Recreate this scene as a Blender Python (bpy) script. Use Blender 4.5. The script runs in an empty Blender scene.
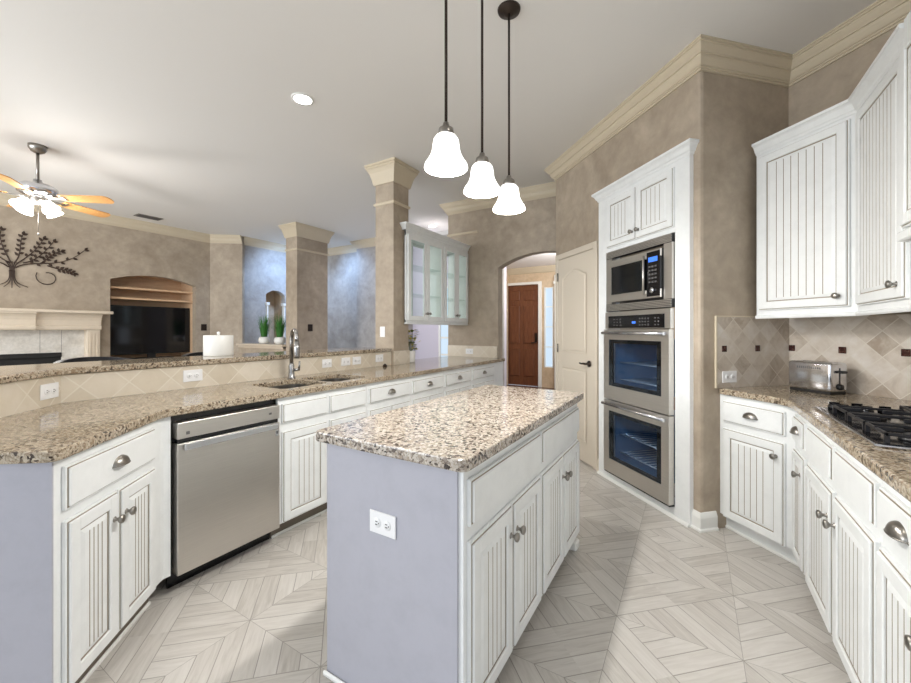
import bpy, bmesh, math, random
from mathutils import Matrix, Vector
from math import pi, sin, cos, radians
random.seed(7)
scene = bpy.context.scene
COL = scene.collection

# ------------------------------------------------------------------ camera, world, exposure
cam_d = bpy.data.cameras.new('camera'); cam = bpy.data.objects.new('camera', cam_d); COL.objects.link(cam)
cam.location = (0, 0, 1.29); cam.rotation_euler = (pi/2, 0, radians(31.19))
cam_d.sensor_width = 36; cam_d.lens = 391/911*36; cam_d.shift_y = -11.5/911; cam_d.clip_start = 0.02
scene.camera = cam
scene.view_settings.view_transform = 'Standard'; scene.view_settings.look = 'None'
scene.view_settings.gamma = 1; scene.view_settings.use_curve_mapping = False
scene.view_settings.exposure = 0.12
W = bpy.data.worlds.new('sky'); scene.world = W; W.use_nodes = True
W.node_tree.nodes['Background'].inputs[0].default_value = (0.84, 0.91, 1.0, 1)
W.node_tree.nodes['Background'].inputs[1].default_value = 0.95

def area(name, loc, target, sx, sy, power, col):
    d = bpy.data.lights.new(name, 'AREA'); d.shape = 'RECTANGLE'; d.size = sx; d.size_y = sy; d.energy = power; d.color = col
    o = bpy.data.objects.new(name, d); COL.objects.link(o); o.location = loc
    o.rotation_euler = (Vector(target)-Vector(loc)).to_track_quat('-Z', 'Y').to_euler(); return o
area('daylight_kitchen_windows', (0.2, -3.0, 1.9), (-0.6, 3.0, 1.0), 3.2, 1.8, 18, (0.80, 0.88, 1.0))
area('daylight_living_windows', (-5.2, -3.2, 1.9), (-6.2, 3.0, 1.5), 4.0, 2.0, 220, (0.94, 0.97, 1.0))
def spot(name, loc, target, power, col, ang=90):
    d = bpy.data.lights.new(name, 'SPOT'); d.energy = power; d.color = col; d.spot_size = radians(ang); d.spot_blend = 1; d.shadow_soft_size = .15
    o = bpy.data.objects.new(name, d); COL.objects.link(o); o.location = loc
    o.rotation_euler = (Vector(target)-Vector(loc)).to_track_quat('-Z', 'Y').to_euler()
spot('dining_daylight_fill', (-6.45, 5.1, 2.95), (-7.5, 5.3, 2.1), 130, (0.38, 0.60, 1.0), 110)  # hidden spot added in place of the dining room's blue window daylight
spot('dining_corner_fill', (-6.5, 5.2, 2.95), (-6.1, 6.05, 2.2), 90, (0.38, 0.60, 1.0), 100)  # second unseen blue spot, added to brighten the dining back wall
area('nook_fill', (-4.1, 5.3, 2.8), (-4.5, 6.6, 1.2), .8, .6, 13, (0.92, 0.88, 1.0))  # fill added inside the nook, turned towards its back wall, out of sight
area('daylight_entry', (-1.7, 6.8, 2.3), (-3.0, 8.2, 1.5), 1.0, 0.8, 34, (1.0, 0.97, 0.92))

# ------------------------------------------------------------------ materials
def newmat(name):
    m = bpy.data.materials.new(name); m.use_nodes = True
    return m, m.node_tree.nodes, m.node_tree.links, m.node_tree.nodes['Principled BSDF']
def srgb(r, g, b):
    f = lambda c: (c/255/12.92) if c/255 <= .04045 else ((c/255+.055)/1.055)**2.4
    return (f(r), f(g), f(b), 1)
def plain(name, col, rough=.5, metal=0, spec=.5, emit=None, es=0):
    m, n, l, p = newmat(name)
    p.inputs['Base Color'].default_value = col; p.inputs['Roughness'].default_value = rough
    p.inputs['Metallic'].default_value = metal; p.inputs['Specular IOR Level'].default_value = spec
    if emit: p.inputs['Emission Color'].default_value = emit; p.inputs['Emission Strength'].default_value = es
    return m
def ramp(n, stops):
    r = n.new('ShaderNodeValToRGB'); e = r.color_ramp.elements
    e[0].position, e[0].color = stops[0]; e[1].position, e[1].color = stops[-1]
    for s in stops[1:-1]:
        x = e.new(s[0]); x.color = s[1]
    return r
def math_n(n, l, op, a, b=None, c=None):
    m = n.new('ShaderNodeMath'); m.operation = op
    for i, v in enumerate((a, b, c)):
        if v is None: continue
        if isinstance(v, (int, float)): m.inputs[i].default_value = v
        else: l.new(v, m.inputs[i])
    return m.outputs[0]
def noise(n, l, vec, scale, detail=4, rough=.55, dist=0):
    x = n.new('ShaderNodeTexNoise'); x.inputs['Scale'].default_value = scale; x.inputs['Detail'].default_value = detail
    x.inputs['Roughness'].default_value = rough; x.inputs['Distortion'].default_value = dist
    if vec is not None: l.new(vec, x.inputs['Vector'])
    return x
def mixc(n, l, fac, a, b, mode='MIX'):
    m = n.new('ShaderNodeMix'); m.data_type = 'RGBA'; m.blend_type = mode
    for i, v in ((0, fac), (6, a), (7, b)):
        if isinstance(v, (int, float)): m.inputs[i].default_value = v
        elif isinstance(v, tuple): m.inputs[i].default_value = v
        else: l.new(v, m.inputs[i])
    return m.outputs[2]
def objco(n): return n.new('ShaderNodeTexCoord').outputs['Object']
def worldpos(n): return n.new('ShaderNodeNewGeometry').outputs['Position']

def mottled(name, c1, c2, c3, scale=2.2, rough=.55):
    m, n, l, p = newmat(name)
    v = worldpos(n)
    a = noise(n, l, v, scale, 6, .62, .6); b = noise(n, l, v, scale*5, 5, .6, .3)
    r = ramp(n, [(.30, c1), (.5, c2), (.70, c3)]); l.new(a.outputs[0], r.inputs[0])
    r2 = ramp(n, [(.30, (.88, .88, .88, 1)), (.70, (1.08, 1.08, 1.08, 1))]); l.new(b.outputs[0], r2.inputs[0])
    l.new(mixc(n, l, 1.0, r.outputs[0], r2.outputs[0], 'MULTIPLY'), p.inputs['Base Color'])
    p.inputs['Roughness'].default_value = rough; p.inputs['Specular IOR Level'].default_value = .3
    return m
M_wall = mottled('faux_plaster', srgb(160, 146, 128), srgb(172, 158, 140), srgb(186, 172, 154))
M_wallg = mottled('faux_plaster_grey', srgb(152, 146, 140), srgb(170, 165, 160), srgb(186, 182, 178))
M_hall = mottled('hall_plaster', srgb(196, 172, 142), srgb(208, 186, 158), srgb(216, 197, 172))
M_ceil = plain('ceiling_paint', srgb(234, 232, 228), .8, spec=.2)
M_crown = plain('cream_trim', srgb(205, 192, 168), .45)
def paint(name, c, rough=.32):
    m, n, l, p = newmat(name)
    a = noise(n, l, worldpos(n), 9, 6, .7, .2)
    r = ramp(n, [(.32, tuple(x*.94 for x in c[:3])+(1,)), (.55, c)]); l.new(a.outputs[0], r.inputs[0])
    l.new(r.outputs[0], p.inputs['Base Color']); p.inputs['Roughness'].default_value = rough
    return m
M_cream = paint('mantel_stone', srgb(212, 198, 178), .5)
M_white = plain('white_trim', srgb(236, 236, 232), .35)
M_paint = paint('cabinet_white', srgb(237, 239, 238))
M_panel = paint('cabinet_end_grey', srgb(178, 178, 187), .42)  # darker and slightly bluer than the cabinet white, for end panels
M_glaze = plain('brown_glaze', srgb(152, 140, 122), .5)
M_door = plain('door_cream', srgb(214, 203, 186), .4)
M_steel = None
def steel(name, c, rough, stretch=(2, 2, 160)):
    m, n, l, p = newmat(name)
    mp = n.new('ShaderNodeMapping'); mp.inputs['Scale'].default_value = stretch; l.new(objco(n), mp.inputs[0])
    a = noise(n, l, mp.outputs[0], 3, 3)
    r = ramp(n, [(.3, tuple(x*.90 for x in c[:3])+(1,)), (.7, c)]); l.new(a.outputs[0], r.inputs[0])
    l.new(r.outputs[0], p.inputs['Base Color']); p.inputs['Metallic'].default_value = 1
    rr = math_n(n, l, 'MULTIPLY_ADD', a.outputs[0], .14, rough-.07); l.new(rr, p.inputs['Roughness'])
    return m
M_steel = steel('brushed_steel', srgb(214, 210, 204), .36)
M_sink = plain('sink_steel', srgb(150, 146, 140), .38, 1)
M_faucet = plain('brushed_nickel', srgb(158, 157, 156), .27, 1)
M_chrome = plain('polished_steel', srgb(205, 206, 210), .14, 1)
M_nickel = plain('satin_nickel', srgb(150, 146, 140), .30, 1)
M_bronze = plain('dark_bronze', srgb(58, 48, 42), .4, .7)
M_black = plain('black_enamel', srgb(14, 14, 17), .12)
M_iron = plain('cast_iron', srgb(26, 26, 30), .38)
M_blackm = plain('black_plastic', srgb(22, 21, 21), .5)
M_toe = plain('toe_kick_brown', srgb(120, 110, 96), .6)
M_leather = plain('black_leather', srgb(30, 30, 34), .35)
M_outlet = plain('outlet_white', srgb(240, 240, 240), .3)
M_slot = plain('outlet_slot', srgb(90, 88, 88), .5)
M_woodd = None
def wood(name, c1, c2, axis=2, sc=7, rough=.35):
    m, n, l, p = newmat(name)
    mp = n.new('ShaderNodeMapping'); s = [9, 9, 9]; s[axis] = .7; mp.inputs['Scale'].default_value = s; l.new(objco(n), mp.inputs[0])
    a = noise(n, l, mp.outputs[0], sc, 6, .6, .8)
    r = ramp(n, [(.3, c1), (.7, c2)]); l.new(a.outputs[0], r.inputs[0]); l.new(r.outputs[0], p.inputs['Base Color'])
    p.inputs['Roughness'].default_value = rough; return m
M_entry = wood('red_mahogany', srgb(90, 52, 33), srgb(126, 77, 50))
M_hallfloor = wood('hall_floor_wood', srgb(72, 40, 28), srgb(104, 60, 40), 0, 5, .2)
M_maple = wood('fan_blade_maple', srgb(206, 148, 86), srgb(226, 172, 108), 0)
M_nichewood = wood('niche_wood', srgb(206, 170, 134), srgb(224, 192, 158), 1, 4)

def granite(name, stops, spec, rough=.10, sc=115):
    m, n, l, p = newmat(name)
    v = worldpos(n)
    w = noise(n, l, v, 30, 3); wv = mixc(n, l, .028, v, w.outputs[1], 'ADD')
    vo = n.new('ShaderNodeTexVoronoi'); vo.inputs['Scale'].default_value = sc; l.new(wv, vo.inputs['Vector'])
    sep = n.new('ShaderNodeSeparateColor'); l.new(vo.outputs['Color'], sep.inputs[0])
    big = noise(n, l, v, 11, 5, .65, .5)
    k = math_n(n, l, 'MULTIPLY_ADD', big.outputs[0], .9, -.45)
    f = math_n(n, l, 'ADD', sep.outputs[0], k)
    r = ramp(n, stops); r.color_ramp.interpolation = 'LINEAR'; l.new(f, r.inputs[0])
    fn = noise(n, l, v, 190, 3, .6)
    r2 = ramp(n, [(.36, spec), (.46, (1, 1, 1, 1))]); l.new(fn.outputs[0], r2.inputs[0])
    l.new(mixc(n, l, 1.0, r.outputs[0], r2.outputs[0], 'MULTIPLY'), p.inputs['Base Color'])
    p.inputs['Roughness'].default_value = rough; return m
M_granite = granite('granite_tan', [(.02, srgb(70, 58, 48)), (.18, srgb(128, 112, 92)), (.38, srgb(168, 154, 132)), (.68, srgb(192, 180, 160)), (.97, srgb(146, 126, 102))], (.55, .5, .45, 1))
M_granitei = granite('granite_speckled', [(.02, srgb(62, 55, 52)), (.20, srgb(124, 112, 102)), (.40, srgb(178, 168, 156)), (.65, srgb(206, 199, 188)), (.97, srgb(160, 146, 130))], (.5, .46, .42, 1))

def tilemat(name, size, grout, z0, cols, world_axes):
    """diamond-laid square stone tile; world_axes = unit vector along the wall"""
    m, n, l, p = newmat(name)
    v = worldpos(n); sx = n.new('ShaderNodeSeparateXYZ'); l.new(v, sx.inputs[0])
    a = math_n(n, l, 'ADD', math_n(n, l, 'MULTIPLY', sx.outputs[0], world_axes[0]), math_n(n, l, 'MULTIPLY', sx.outputs[1], world_axes[1]))
    z = math_n(n, l, 'SUBTRACT', sx.outputs[2], z0)
    k = .70711/size
    u = math_n(n, l, 'MULTIPLY', math_n(n, l, 'ADD', a, z), k); w = math_n(n, l, 'MULTIPLY', math_n(n, l, 'SUBTRACT', a, z), k)
    fu, fw = math_n(n, l, 'FRACT', u), math_n(n, l, 'FRACT', w)
    d = math_n(n, l, 'MINIMUM', math_n(n, l, 'MINIMUM', fu, math_n(n, l, 'SUBTRACT', 1., fu)), math_n(n, l, 'MINIMUM', fw, math_n(n, l, 'SUBTRACT', 1., fw)))
    g = math_n(n, l, 'LESS_THAN', d, .022)
    cx = n.new('ShaderNodeCombineXYZ'); l.new(math_n(n, l, 'FLOOR', u), cx.inputs[0]); l.new(math_n(n, l, 'FLOOR', w), cx.inputs[1])
    wn = n.new('ShaderNodeTexWhiteNoise'); l.new(cx.outputs[0], wn.inputs['Vector'])
    no = noise(n, l, v, 9, 6, .65, .5)
    f = math_n(n, l, 'ADD', math_n(n, l, 'MULTIPLY', wn.outputs[0], .5), math_n(n, l, 'MULTIPLY_ADD', no.outputs[0], 1.2, -.35))
    r = ramp(n, [(.1, cols[0]), (.5, cols[1]), (.9, cols[2])]); l.new(f, r.inputs[0])
    l.new(mixc(n, l, g, r.outputs[0], grout), p.inputs['Base Color'])
    p.inputs['Roughness'].default_value = .38
    return m
TR = [srgb(160, 145, 128), srgb(198, 187, 173), srgb(216, 210, 202)]
M_tileR = tilemat('travertine_diamond_side', .105, srgb(206, 198, 184), .914, TR, (.7071, .7071))
M_tileA = tilemat('travertine_diamond_back', .105, srgb(206, 198, 184), .914, TR, (.7071, -.7071))
M_tileRR = tilemat('travertine_diamond_right', .105, srgb(206, 198, 184), .914, TR, (0, 1))
TL = [srgb(204, 192, 172), srgb(214, 203, 184), srgb(222, 212, 196)]
M_tileL = tilemat('travertine_bar', .15, srgb(224, 216, 200), .885, TL, (0, 1))
M_tileL2 = tilemat('travertine_bar_angled', .15, srgb(224, 216, 200), .885, TL, (-.7071, .7071))
M_tileB = tilemat('travertine_far', .15, srgb(224, 216, 200), .885, TL, (1, 0))

def floormat():
    m, n, l, p = newmat('wood_look_tile')
    v = worldpos(n); s = n.new('ShaderNodeSeparateXYZ'); l.new(v, s.inputs[0])
    L = 1.41421
    x = math_n(n, l, 'DIVIDE', math_n(n, l, 'SUBTRACT', s.outputs[0], -.292), .463); y = math_n(n, l, 'DIVIDE', math_n(n, l, 'SUBTRACT', s.outputs[1], 1.886), .436)
    u = math_n(n, l, 'MULTIPLY', math_n(n, l, 'ADD', x, y), .70711/L); w = math_n(n, l, 'MULTIPLY', math_n(n, l, 'SUBTRACT', x, y), .70711/L)
    iu, iw = math_n(n, l, 'FLOOR', u), math_n(n, l, 'FLOOR', w)
    fu, fw = math_n(n, l, 'FRACT', u), math_n(n, l, 'FRACT', w)
    du, dw = math_n(n, l, 'SUBTRACT', fu, .5), math_n(n, l, 'SUBTRACT', fw, .5)
    hu, hw = math_n(n, l, 'ABSOLUTE', du), math_n(n, l, 'ABSOLUTE', dw)
    gu, gw = math_n(n, l, 'SUBTRACT', .5, hu), math_n(n, l, 'SUBTRACT', .5, hw)
    par = math_n(n, l, 'FLOORED_MODULO', math_n(n, l, 'ADD', iu, iw), 2.)
    def sel(a, b):  # par ? b : a
        return math_n(n, l, 'ADD', math_n(n, l, 'MULTIPLY', a, math_n(n, l, 'SUBTRACT', 1., par)), math_n(n, l, 'MULTIPLY', b, par))
    U, Wd = sel(gu, hu), sel(gw, hw)
    mx = math_n(n, l, 'MAXIMUM', U, Wd)
    isu = math_n(n, l, 'GREATER_THAN', U, Wd)
    NP = 4
    k = math_n(n, l, 'MULTIPLY', mx, NP*2)
    fk = math_n(n, l, 'FRACT', k); ik = math_n(n, l, 'FLOOR', k)
    gl = math_n(n, l, 'MINIMUM', fk, math_n(n, l, 'SUBTRACT', 1., fk))      # plank edge, fraction of a plank
    lw = .024
    mit = math_n(n, l, 'MULTIPLY', math_n(n, l, 'ABSOLUTE', math_n(n, l, 'SUBTRACT', U, Wd)), NP*2*1.3)
    edge = math_n(n, l, 'MULTIPLY', math_n(n, l, 'MINIMUM', gu, gw), NP*2)
    dmin = math_n(n, l, 'MINIMUM', math_n(n, l, 'MINIMUM', gl, mit), edge)
    g = math_n(n, l, 'LESS_THAN', dmin, lw)
    # per plank id
    c = n.new('ShaderNodeCombineXYZ')
    l.new(math_n(n, l, 'MULTIPLY_ADD', iu, 7.13, math_n(n, l, 'MULTIPLY', math_n(n, l, 'SIGN', du), 1.7)), c.inputs[0])
    l.new(math_n(n, l, 'MULTIPLY_ADD', iw, 5.31, math_n(n, l, 'MULTIPLY', math_n(n, l, 'SIGN', dw), 2.3)), c.inputs[1])
    l.new(math_n(n, l, 'MULTIPLY_ADD', ik, 1.37, math_n(n, l, 'MULTIPLY', isu, 11.)), c.inputs[2])
    wn = n.new('ShaderNodeTexWhiteNoise'); l.new(c.outputs[0], wn.inputs['Vector'])
    # grain: stretched along plank (plank runs along w when isu)
    al = math_n(n, l, 'ADD', math_n(n, l, 'MULTIPLY', w, isu), math_n(n, l, 'MULTIPLY', u, math_n(n, l, 'SUBTRACT', 1., isu)))
    ac = math_n(n, l, 'ADD', math_n(n, l, 'MULTIPLY', u, isu), math_n(n, l, 'MULTIPLY', w, math_n(n, l, 'SUBTRACT', 1., isu)))
    gc = n.new('ShaderNodeCombineXYZ')
    l.new(math_n(n, l, 'MULTIPLY', al, 2.2), gc.inputs[0]); l.new(math_n(n, l, 'MULTIPLY', ac, 22.), gc.inputs[1]); l.new(math_n(n, l, 'MULTIPLY', wn.outputs[0], 37.), gc.inputs[2])
    gr = noise(n, l, gc.outputs[0], 1.6, 6, .62, .9)
    f = math_n(n, l, 'ADD', math_n(n, l, 'MULTIPLY', wn.outputs[0], .35), math_n(n, l, 'MULTIPLY_ADD', gr.outputs[0], 1.1, -.22))
    r = ramp(n, [(.08, srgb(170, 164, 156)), (.5, srgb(197, 192, 185)), (.92, srgb(212, 208, 202))]); l.new(f, r.inputs[0])
    l.new(mixc(n, l, g, r.outputs[0], srgb(150, 145, 138)), p.inputs['Base Color'])
    p.inputs['Roughness'].default_value = .30
    return m
M_floor = floormat()

def glassmat(name, tint=(1, 1, 1, 1), refl=.12, rough=.02):
    m, n, l, p = newmat(name); n.remove(p)
    t = n.new('ShaderNodeBsdfTransparent'); t.inputs[0].default_value = tint
    g = n.new('ShaderNodeBsdfGlossy'); g.inputs['Roughness'].default_value = rough
    fr = n.new('ShaderNodeFresnel'); fr.inputs[0].default_value = 1.4
    bf = n.new('ShaderNodeNewGeometry').outputs['Backfacing']
    f = math_n(n, l, 'MULTIPLY', math_n(n, l, 'ADD', fr.outputs[0], refl), math_n(n, l, 'SUBTRACT', 1., bf))
    mx = n.new('ShaderNodeMixShader'); l.new(f, mx.inputs[0]); l.new(t.outputs[0], mx.inputs[1]); l.new(g.outputs[0], mx.inputs[2])
    l.new(mx.outputs[0], n['Material Output'].inputs[0]); return m
M_glass = glassmat('clear_glass', (.90, .95, .93, 1), .04)
M_ovenglass = glassmat('oven_glass', (.74, .82, .90, 1), 0.02)
M_cavity = plain('oven_enamel', srgb(98, 128, 158), .3)
def glowmat(name, col, s):
    m, n, l, p = newmat(name)
    p.inputs['Base Color'].default_value = (.9, .9, .88, 1); p.inputs['Emission Color'].default_value = col; p.inputs['Emission Strength'].default_value = s
    p.inputs['Roughness'].default_value = .3; return m
M_shade = glowmat('frosted_shade', (1.0, .97, .92, 1), 3.0)
M_bulb = glowmat('lit_bulb', (1.0, .96, .9, 1), 7.0)
M_down = glowmat('downlight_lens', (1.0, .95, .88, 1), 14.0)
M_blue = glowmat('blue_display', (.06, .22, .95, 1), 1.3)
M_blue.node_tree.nodes['Principled BSDF'].inputs['Base Color'].default_value = (.01, .02, .05, 1)
M_pane = glowmat('daylit_pane', (.68, .84, 1.0, 1), .85); M_pane.node_tree.nodes['Principled BSDF'].inputs['Base Color'].default_value = (.04, .05, .06, 1)
M_leaf = plain('grass_green', srgb(58, 120, 44), .5)
M_leaf2 = plain('leaf_olive', srgb(98, 112, 48), .45)
M_leaf3 = plain('leaf_yellow', srgb(196, 180, 80), .45)
M_ceramic = plain('white_ceramic', srgb(236, 235, 230), .25)
M_artmetal = plain('art_metal', srgb(70, 56, 48), .5, .5)
M_screen = plain('tv_screen', srgb(10, 10, 14), .08)
M_accent = mottled('accent_tile_brown', srgb(44, 24, 20), srgb(66, 36, 30), srgb(110, 82, 70), 60, .25)
M_fbtile = mottled('hearth_tile', srgb(196, 190, 180), srgb(208, 203, 194), srgb(216, 212, 205), 6)
M_coil = plain('white_wire', srgb(220, 220, 220), .3, .8)

# ------------------------------------------------------------------ mesh helpers
class MB:
    def __init__(s): s.bm = bmesh.new()
    def _take(s, t, mat):
        for f in t.faces: f.material_index = mat
        me = bpy.data.meshes.new('t'); t.to_mesh(me); t.free(); s.bm.from_mesh(me); bpy.data.meshes.remove(me)
    def box(s, x0, x1, y0, y1, z0, z1, mat=0, bev=0, seg=1, mtx=None):
        t = bmesh.new(); bmesh.ops.create_cube(t, size=1)
        for v in t.verts: v.co = Vector(((x0+x1)/2+v.co.x*(x1-x0), (y0+y1)/2+v.co.y*(y1-y0), (z0+z1)/2+v.co.z*(z1-z0)))
        if bev: bmesh.ops.bevel(t, geom=list(t.edges), offset=bev, segments=seg, affect='EDGES', profile=.5)
        if mtx: t.transform(mtx)
        s._take(t, mat); return s
    def prism(s, pts, z0, z1, mat=0, holes=(), bev=0, bseg=2, smooth=None):
        t = bmesh.new()
        loops = [pts]+list(holes); es = []
        for lp in loops:
            vs = [t.verts.new((p[0], p[1], z0)) for p in lp]
            for i in range(len(vs)): es.append(t.edges.new((vs[i], vs[(i+1) % len(vs)])))
        if holes: bmesh.ops.triangle_fill(t, edges=es, use_beauty=True)
        else: t.faces.new(list(t.verts))
        bmesh.ops.recalc_face_normals(t, faces=t.faces)
        g = bmesh.ops.extrude_face_region(t, geom=list(t.faces))
        bmesh.ops.translate(t, vec=(0, 0, z1-z0), verts=[v for v in g['geom'] if isinstance(v, bmesh.types.BMVert)])
        bmesh.ops.recalc_face_normals(t, faces=t.faces)
        if bev:
            ed = [e for e in t.edges if len(e.link_faces) == 2 and abs(e.link_faces[0].normal.z-e.link_faces[1].normal.z) > .5]
            bmesh.ops.bevel(t, geom=ed, offset=bev, segments=bseg, affect='EDGES', profile=.5)
        s._take(t, mat); return s
    def lathe(s, prof, c=(0, 0, 0), seg=24, mat=0, mtx=None, smooth=True):
        t = bmesh.new(); rings = []
        for r, z in prof:
            rings.append([t.verts.new((r*cos(2*pi*i/seg), r*sin(2*pi*i/seg), z)) for i in range(seg)] if r > 1e-6 else [t.verts.new((0, 0, z))])
        for a, b in zip(rings, rings[1:]):
            for i in range(seg):
                j = (i+1) % seg
                if len(a) == 1 and len(b) == 1: continue
                if len(a) == 1: t.faces.new((a[0], b[i], b[j]))
                elif len(b) == 1: t.faces.new((a[i], b[0], a[j]))
                else: t.faces.new((a[i], b[i], b[j], a[j]))
        bmesh.ops.recalc_face_normals(t, faces=t.faces)
        for f in t.faces: f.smooth = smooth
        if mtx: t.transform(mtx)
        bmesh.ops.translate(t, vec=c, verts=t.verts)
        s._take(t, mat); return s
    def tube(s, path, r, seg=10, mat=0, cap=True):
        t = bmesh.new(); P = [Vector(p) for p in path]; rings = []
        rs = r if isinstance(r, (list, tuple)) else [r]*len(P)
        up = None
        for i, p in enumerate(P):
            d = (P[min(i+1, len(P)-1)]-P[max(i-1, 0)]).normalized()
            if up is None:
                up = Vector((0, 0, 1)) if abs(d.z) < .9 else Vector((1, 0, 0))
            a = d.cross(up).normalized(); b = a.cross(d).normalized(); up = b
            rings.append([t.verts.new(p+a*rs[i]*cos(2*pi*k/seg)+b*rs[i]*sin(2*pi*k/seg)) for k in range(seg)])
        for a, b in zip(rings, rings[1:]):
            for k in range(seg): t.faces.new((a[k], a[(k+1) % seg], b[(k+1) % seg], b[k]))
        if cap: t.faces.new(rings[0][::-1]); t.faces.new(rings[-1])
        bmesh.ops.recalc_face_normals(t, faces=t.faces)
        for f in t.faces: f.smooth = len(f.verts) == 4
        s._take(t, mat); return s
    def faces(s, verts, faces, mat=0, smooth=False):
        t = bmesh.new(); vs = [t.verts.new(v) for v in verts]
        for f in faces:
            q = t.faces.new([vs[i] for i in f]); q.smooth = smooth
        s._take(t, mat); return s
    def build(s, name, mats, parent=None, loc=(0, 0, 0), rz=0):
        if not isinstance(mats, (list, tuple)): mats = [mats]
        me = bpy.data.meshes.new(name); s.bm.to_mesh(me); s.bm.free()
        for m in mats: me.materials.append(m)
        o = bpy.data.objects.new(name, me); COL.objects.link(o)
        if parent: o.parent = parent
        o.location = loc; o.rotation_euler = (0, 0, rz); return o
def tag(o, label, cat, group=None):
    o['label'] = label; o['category'] = cat
    if group: o['group'] = group
    return o
def thing(name, label, cat, loc=(0, 0, 0), rz=0, group=None):
    o = bpy.data.objects.new(name, None); o.empty_display_size = .1; COL.objects.link(o)
    o.location = loc; o.rotation_euler = (0, 0, rz); return tag(o, label, cat, group)
def struct(o): o['kind'] = 'structure'; return o
def round_poly(pts, radii, n=6):
    out = []
    for i, p in enumerate(pts):
        r = radii[i] if isinstance(radii, (list, tuple)) else radii
        p = Vector(p); a = Vector(pts[i-1])-p; b = Vector(pts[(i+1) % len(pts)])-p
        if r <= 0: out.append((p.x, p.y)); continue
        a.normalize(); b.normalize(); ang = a.angle(b); t = r/math.tan(ang/2)
        c = p+(a+b).normalized()*(r/sin(ang/2)); s0 = p+a*t-c; s1 = p+b*t-c
        a0 = math.atan2(s0.y, s0.x); a1 = math.atan2(s1.y, s1.x); d = (a1-a0+pi) % (2*pi)-pi
        for k in range(n+1): out.append((c.x+r*cos(a0+d*k/n), c.y+r*sin(a0+d*k/n)))
    return out
def sweep(path, prof, closed=False):
    """prof: list of (out, z); out is to the LEFT of the path direction"""
    P = [Vector(p[:2]) for p in path]; n = len(P); offs = []
    for i in range(n):
        ds = []
        if closed or i > 0: ds.append((P[i]-P[i-1]).normalized())
        if closed or i < n-1: ds.append((P[(i+1) % n]-P[i]).normalized())
        ns = [Vector((-d.y, d.x)) for d in ds]
        if len(ns) == 1: offs.append(ns[0])
        else:
            b = (ns[0]+ns[1]); b.normalize(); offs.append(b/max(.3, b.dot(ns[0])))
    vs, fs = [], []; k = len(prof)
    for i in range(n):
        for o, z in prof: vs.append((P[i].x+offs[i].x*o, P[i].y+offs[i].y*o, z))
    for i in range(n if closed else n-1):
        j = (i+1) % n
        for q in range(k-1): fs.append((i*k+q, j*k+q, j*k+q+1, i*k+q+1))
    if not closed: fs.append(tuple(range(k))); fs.append(tuple(range((n-1)*k, n*k))[::-1])
    m = MB(); m.faces(vs, fs); bmesh.ops.recalc_face_normals(m.bm, faces=m.bm.faces); return m
S2 = .70710678
CEIL = 3.10
def wallseg(name, p, q, z0, z1, mat, th=.1):
    """wall panel from p to q, body to the RIGHT of travel (behind the seen face, which is on the left)"""
    p, q = Vector(p), Vector(q); d = (q-p).normalized(); nr = Vector((d.y, -d.x))*th
    m = MB(); m.prism([tuple(p), tuple(p+nr), tuple(q+nr), tuple(q)], z0, z1)
    return struct(m.build(name, mat))

# ------------------------------------------------------------------ room shell
m = MB(); m.box(-9, 2.6, -3.6, 4.93, -.06, 0); struct(m.build('floor', M_floor))
m = MB(); m.box(-4.6, 0.4, 4.93, 9.2, -.06, 0); struct(m.build('floor_entry', M_hallfloor))
m = MB(); m.box(-9, 2.6, -3.6, 8.9, CEIL, CEIL+.08); struct(m.build('ceiling', M_ceil))

# oven block: corner K, front face runs along (-S2, S2), side face along (S2, S2)
K = Vector((.046, 2.960)); EF = Vector((-S2, S2)); ES = Vector((S2, S2))
def on(s, t=0): return (K+EF*s+ES*t)          # s along oven face, t behind it
OL = 1.90                                      # length of the oven face wall
cabs0, cabs1 = .055, 1.055                     # oven cabinet span
m = MB()
c0 = [on(0, .022), on(.0065, .0065), on(.022, 0), on(cabs0, 0), on(cabs0, .1), on(.1, .1), on(.1, .80), on(0, .80)]
m.prism([tuple(p) for p in c0], 0, CEIL); struct(m.build('wall_oven_corner', M_wall))
m = MB(); m.prism([tuple(on(s, t)) for s, t in ((cabs0, 0), (cabs1, 0), (cabs1, .1), (cabs0, .1))], 2.46, CEIL); struct(m.build('wall_oven_top', M_wall))
m = MB(); m.prism([tuple(on(s, t)) for s, t in ((cabs1, 0), (OL, 0), (OL, .9), (OL-.1, .9), (OL-.1, .1), (cabs1, .1))], 0, CEIL); struct(m.build('wall_pantry', M_wall))
# wall behind right uppers, then right wall
IC = on(0, .735)
WA1 = IC-EF*.80
wallseg('wall_back_right', tuple(WA1), tuple(IC), 0, CEIL, M_wall)
wallseg('wall_right', (WA1.x, 0.3), tuple(WA1), 0, CEIL, M_wall)
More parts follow.
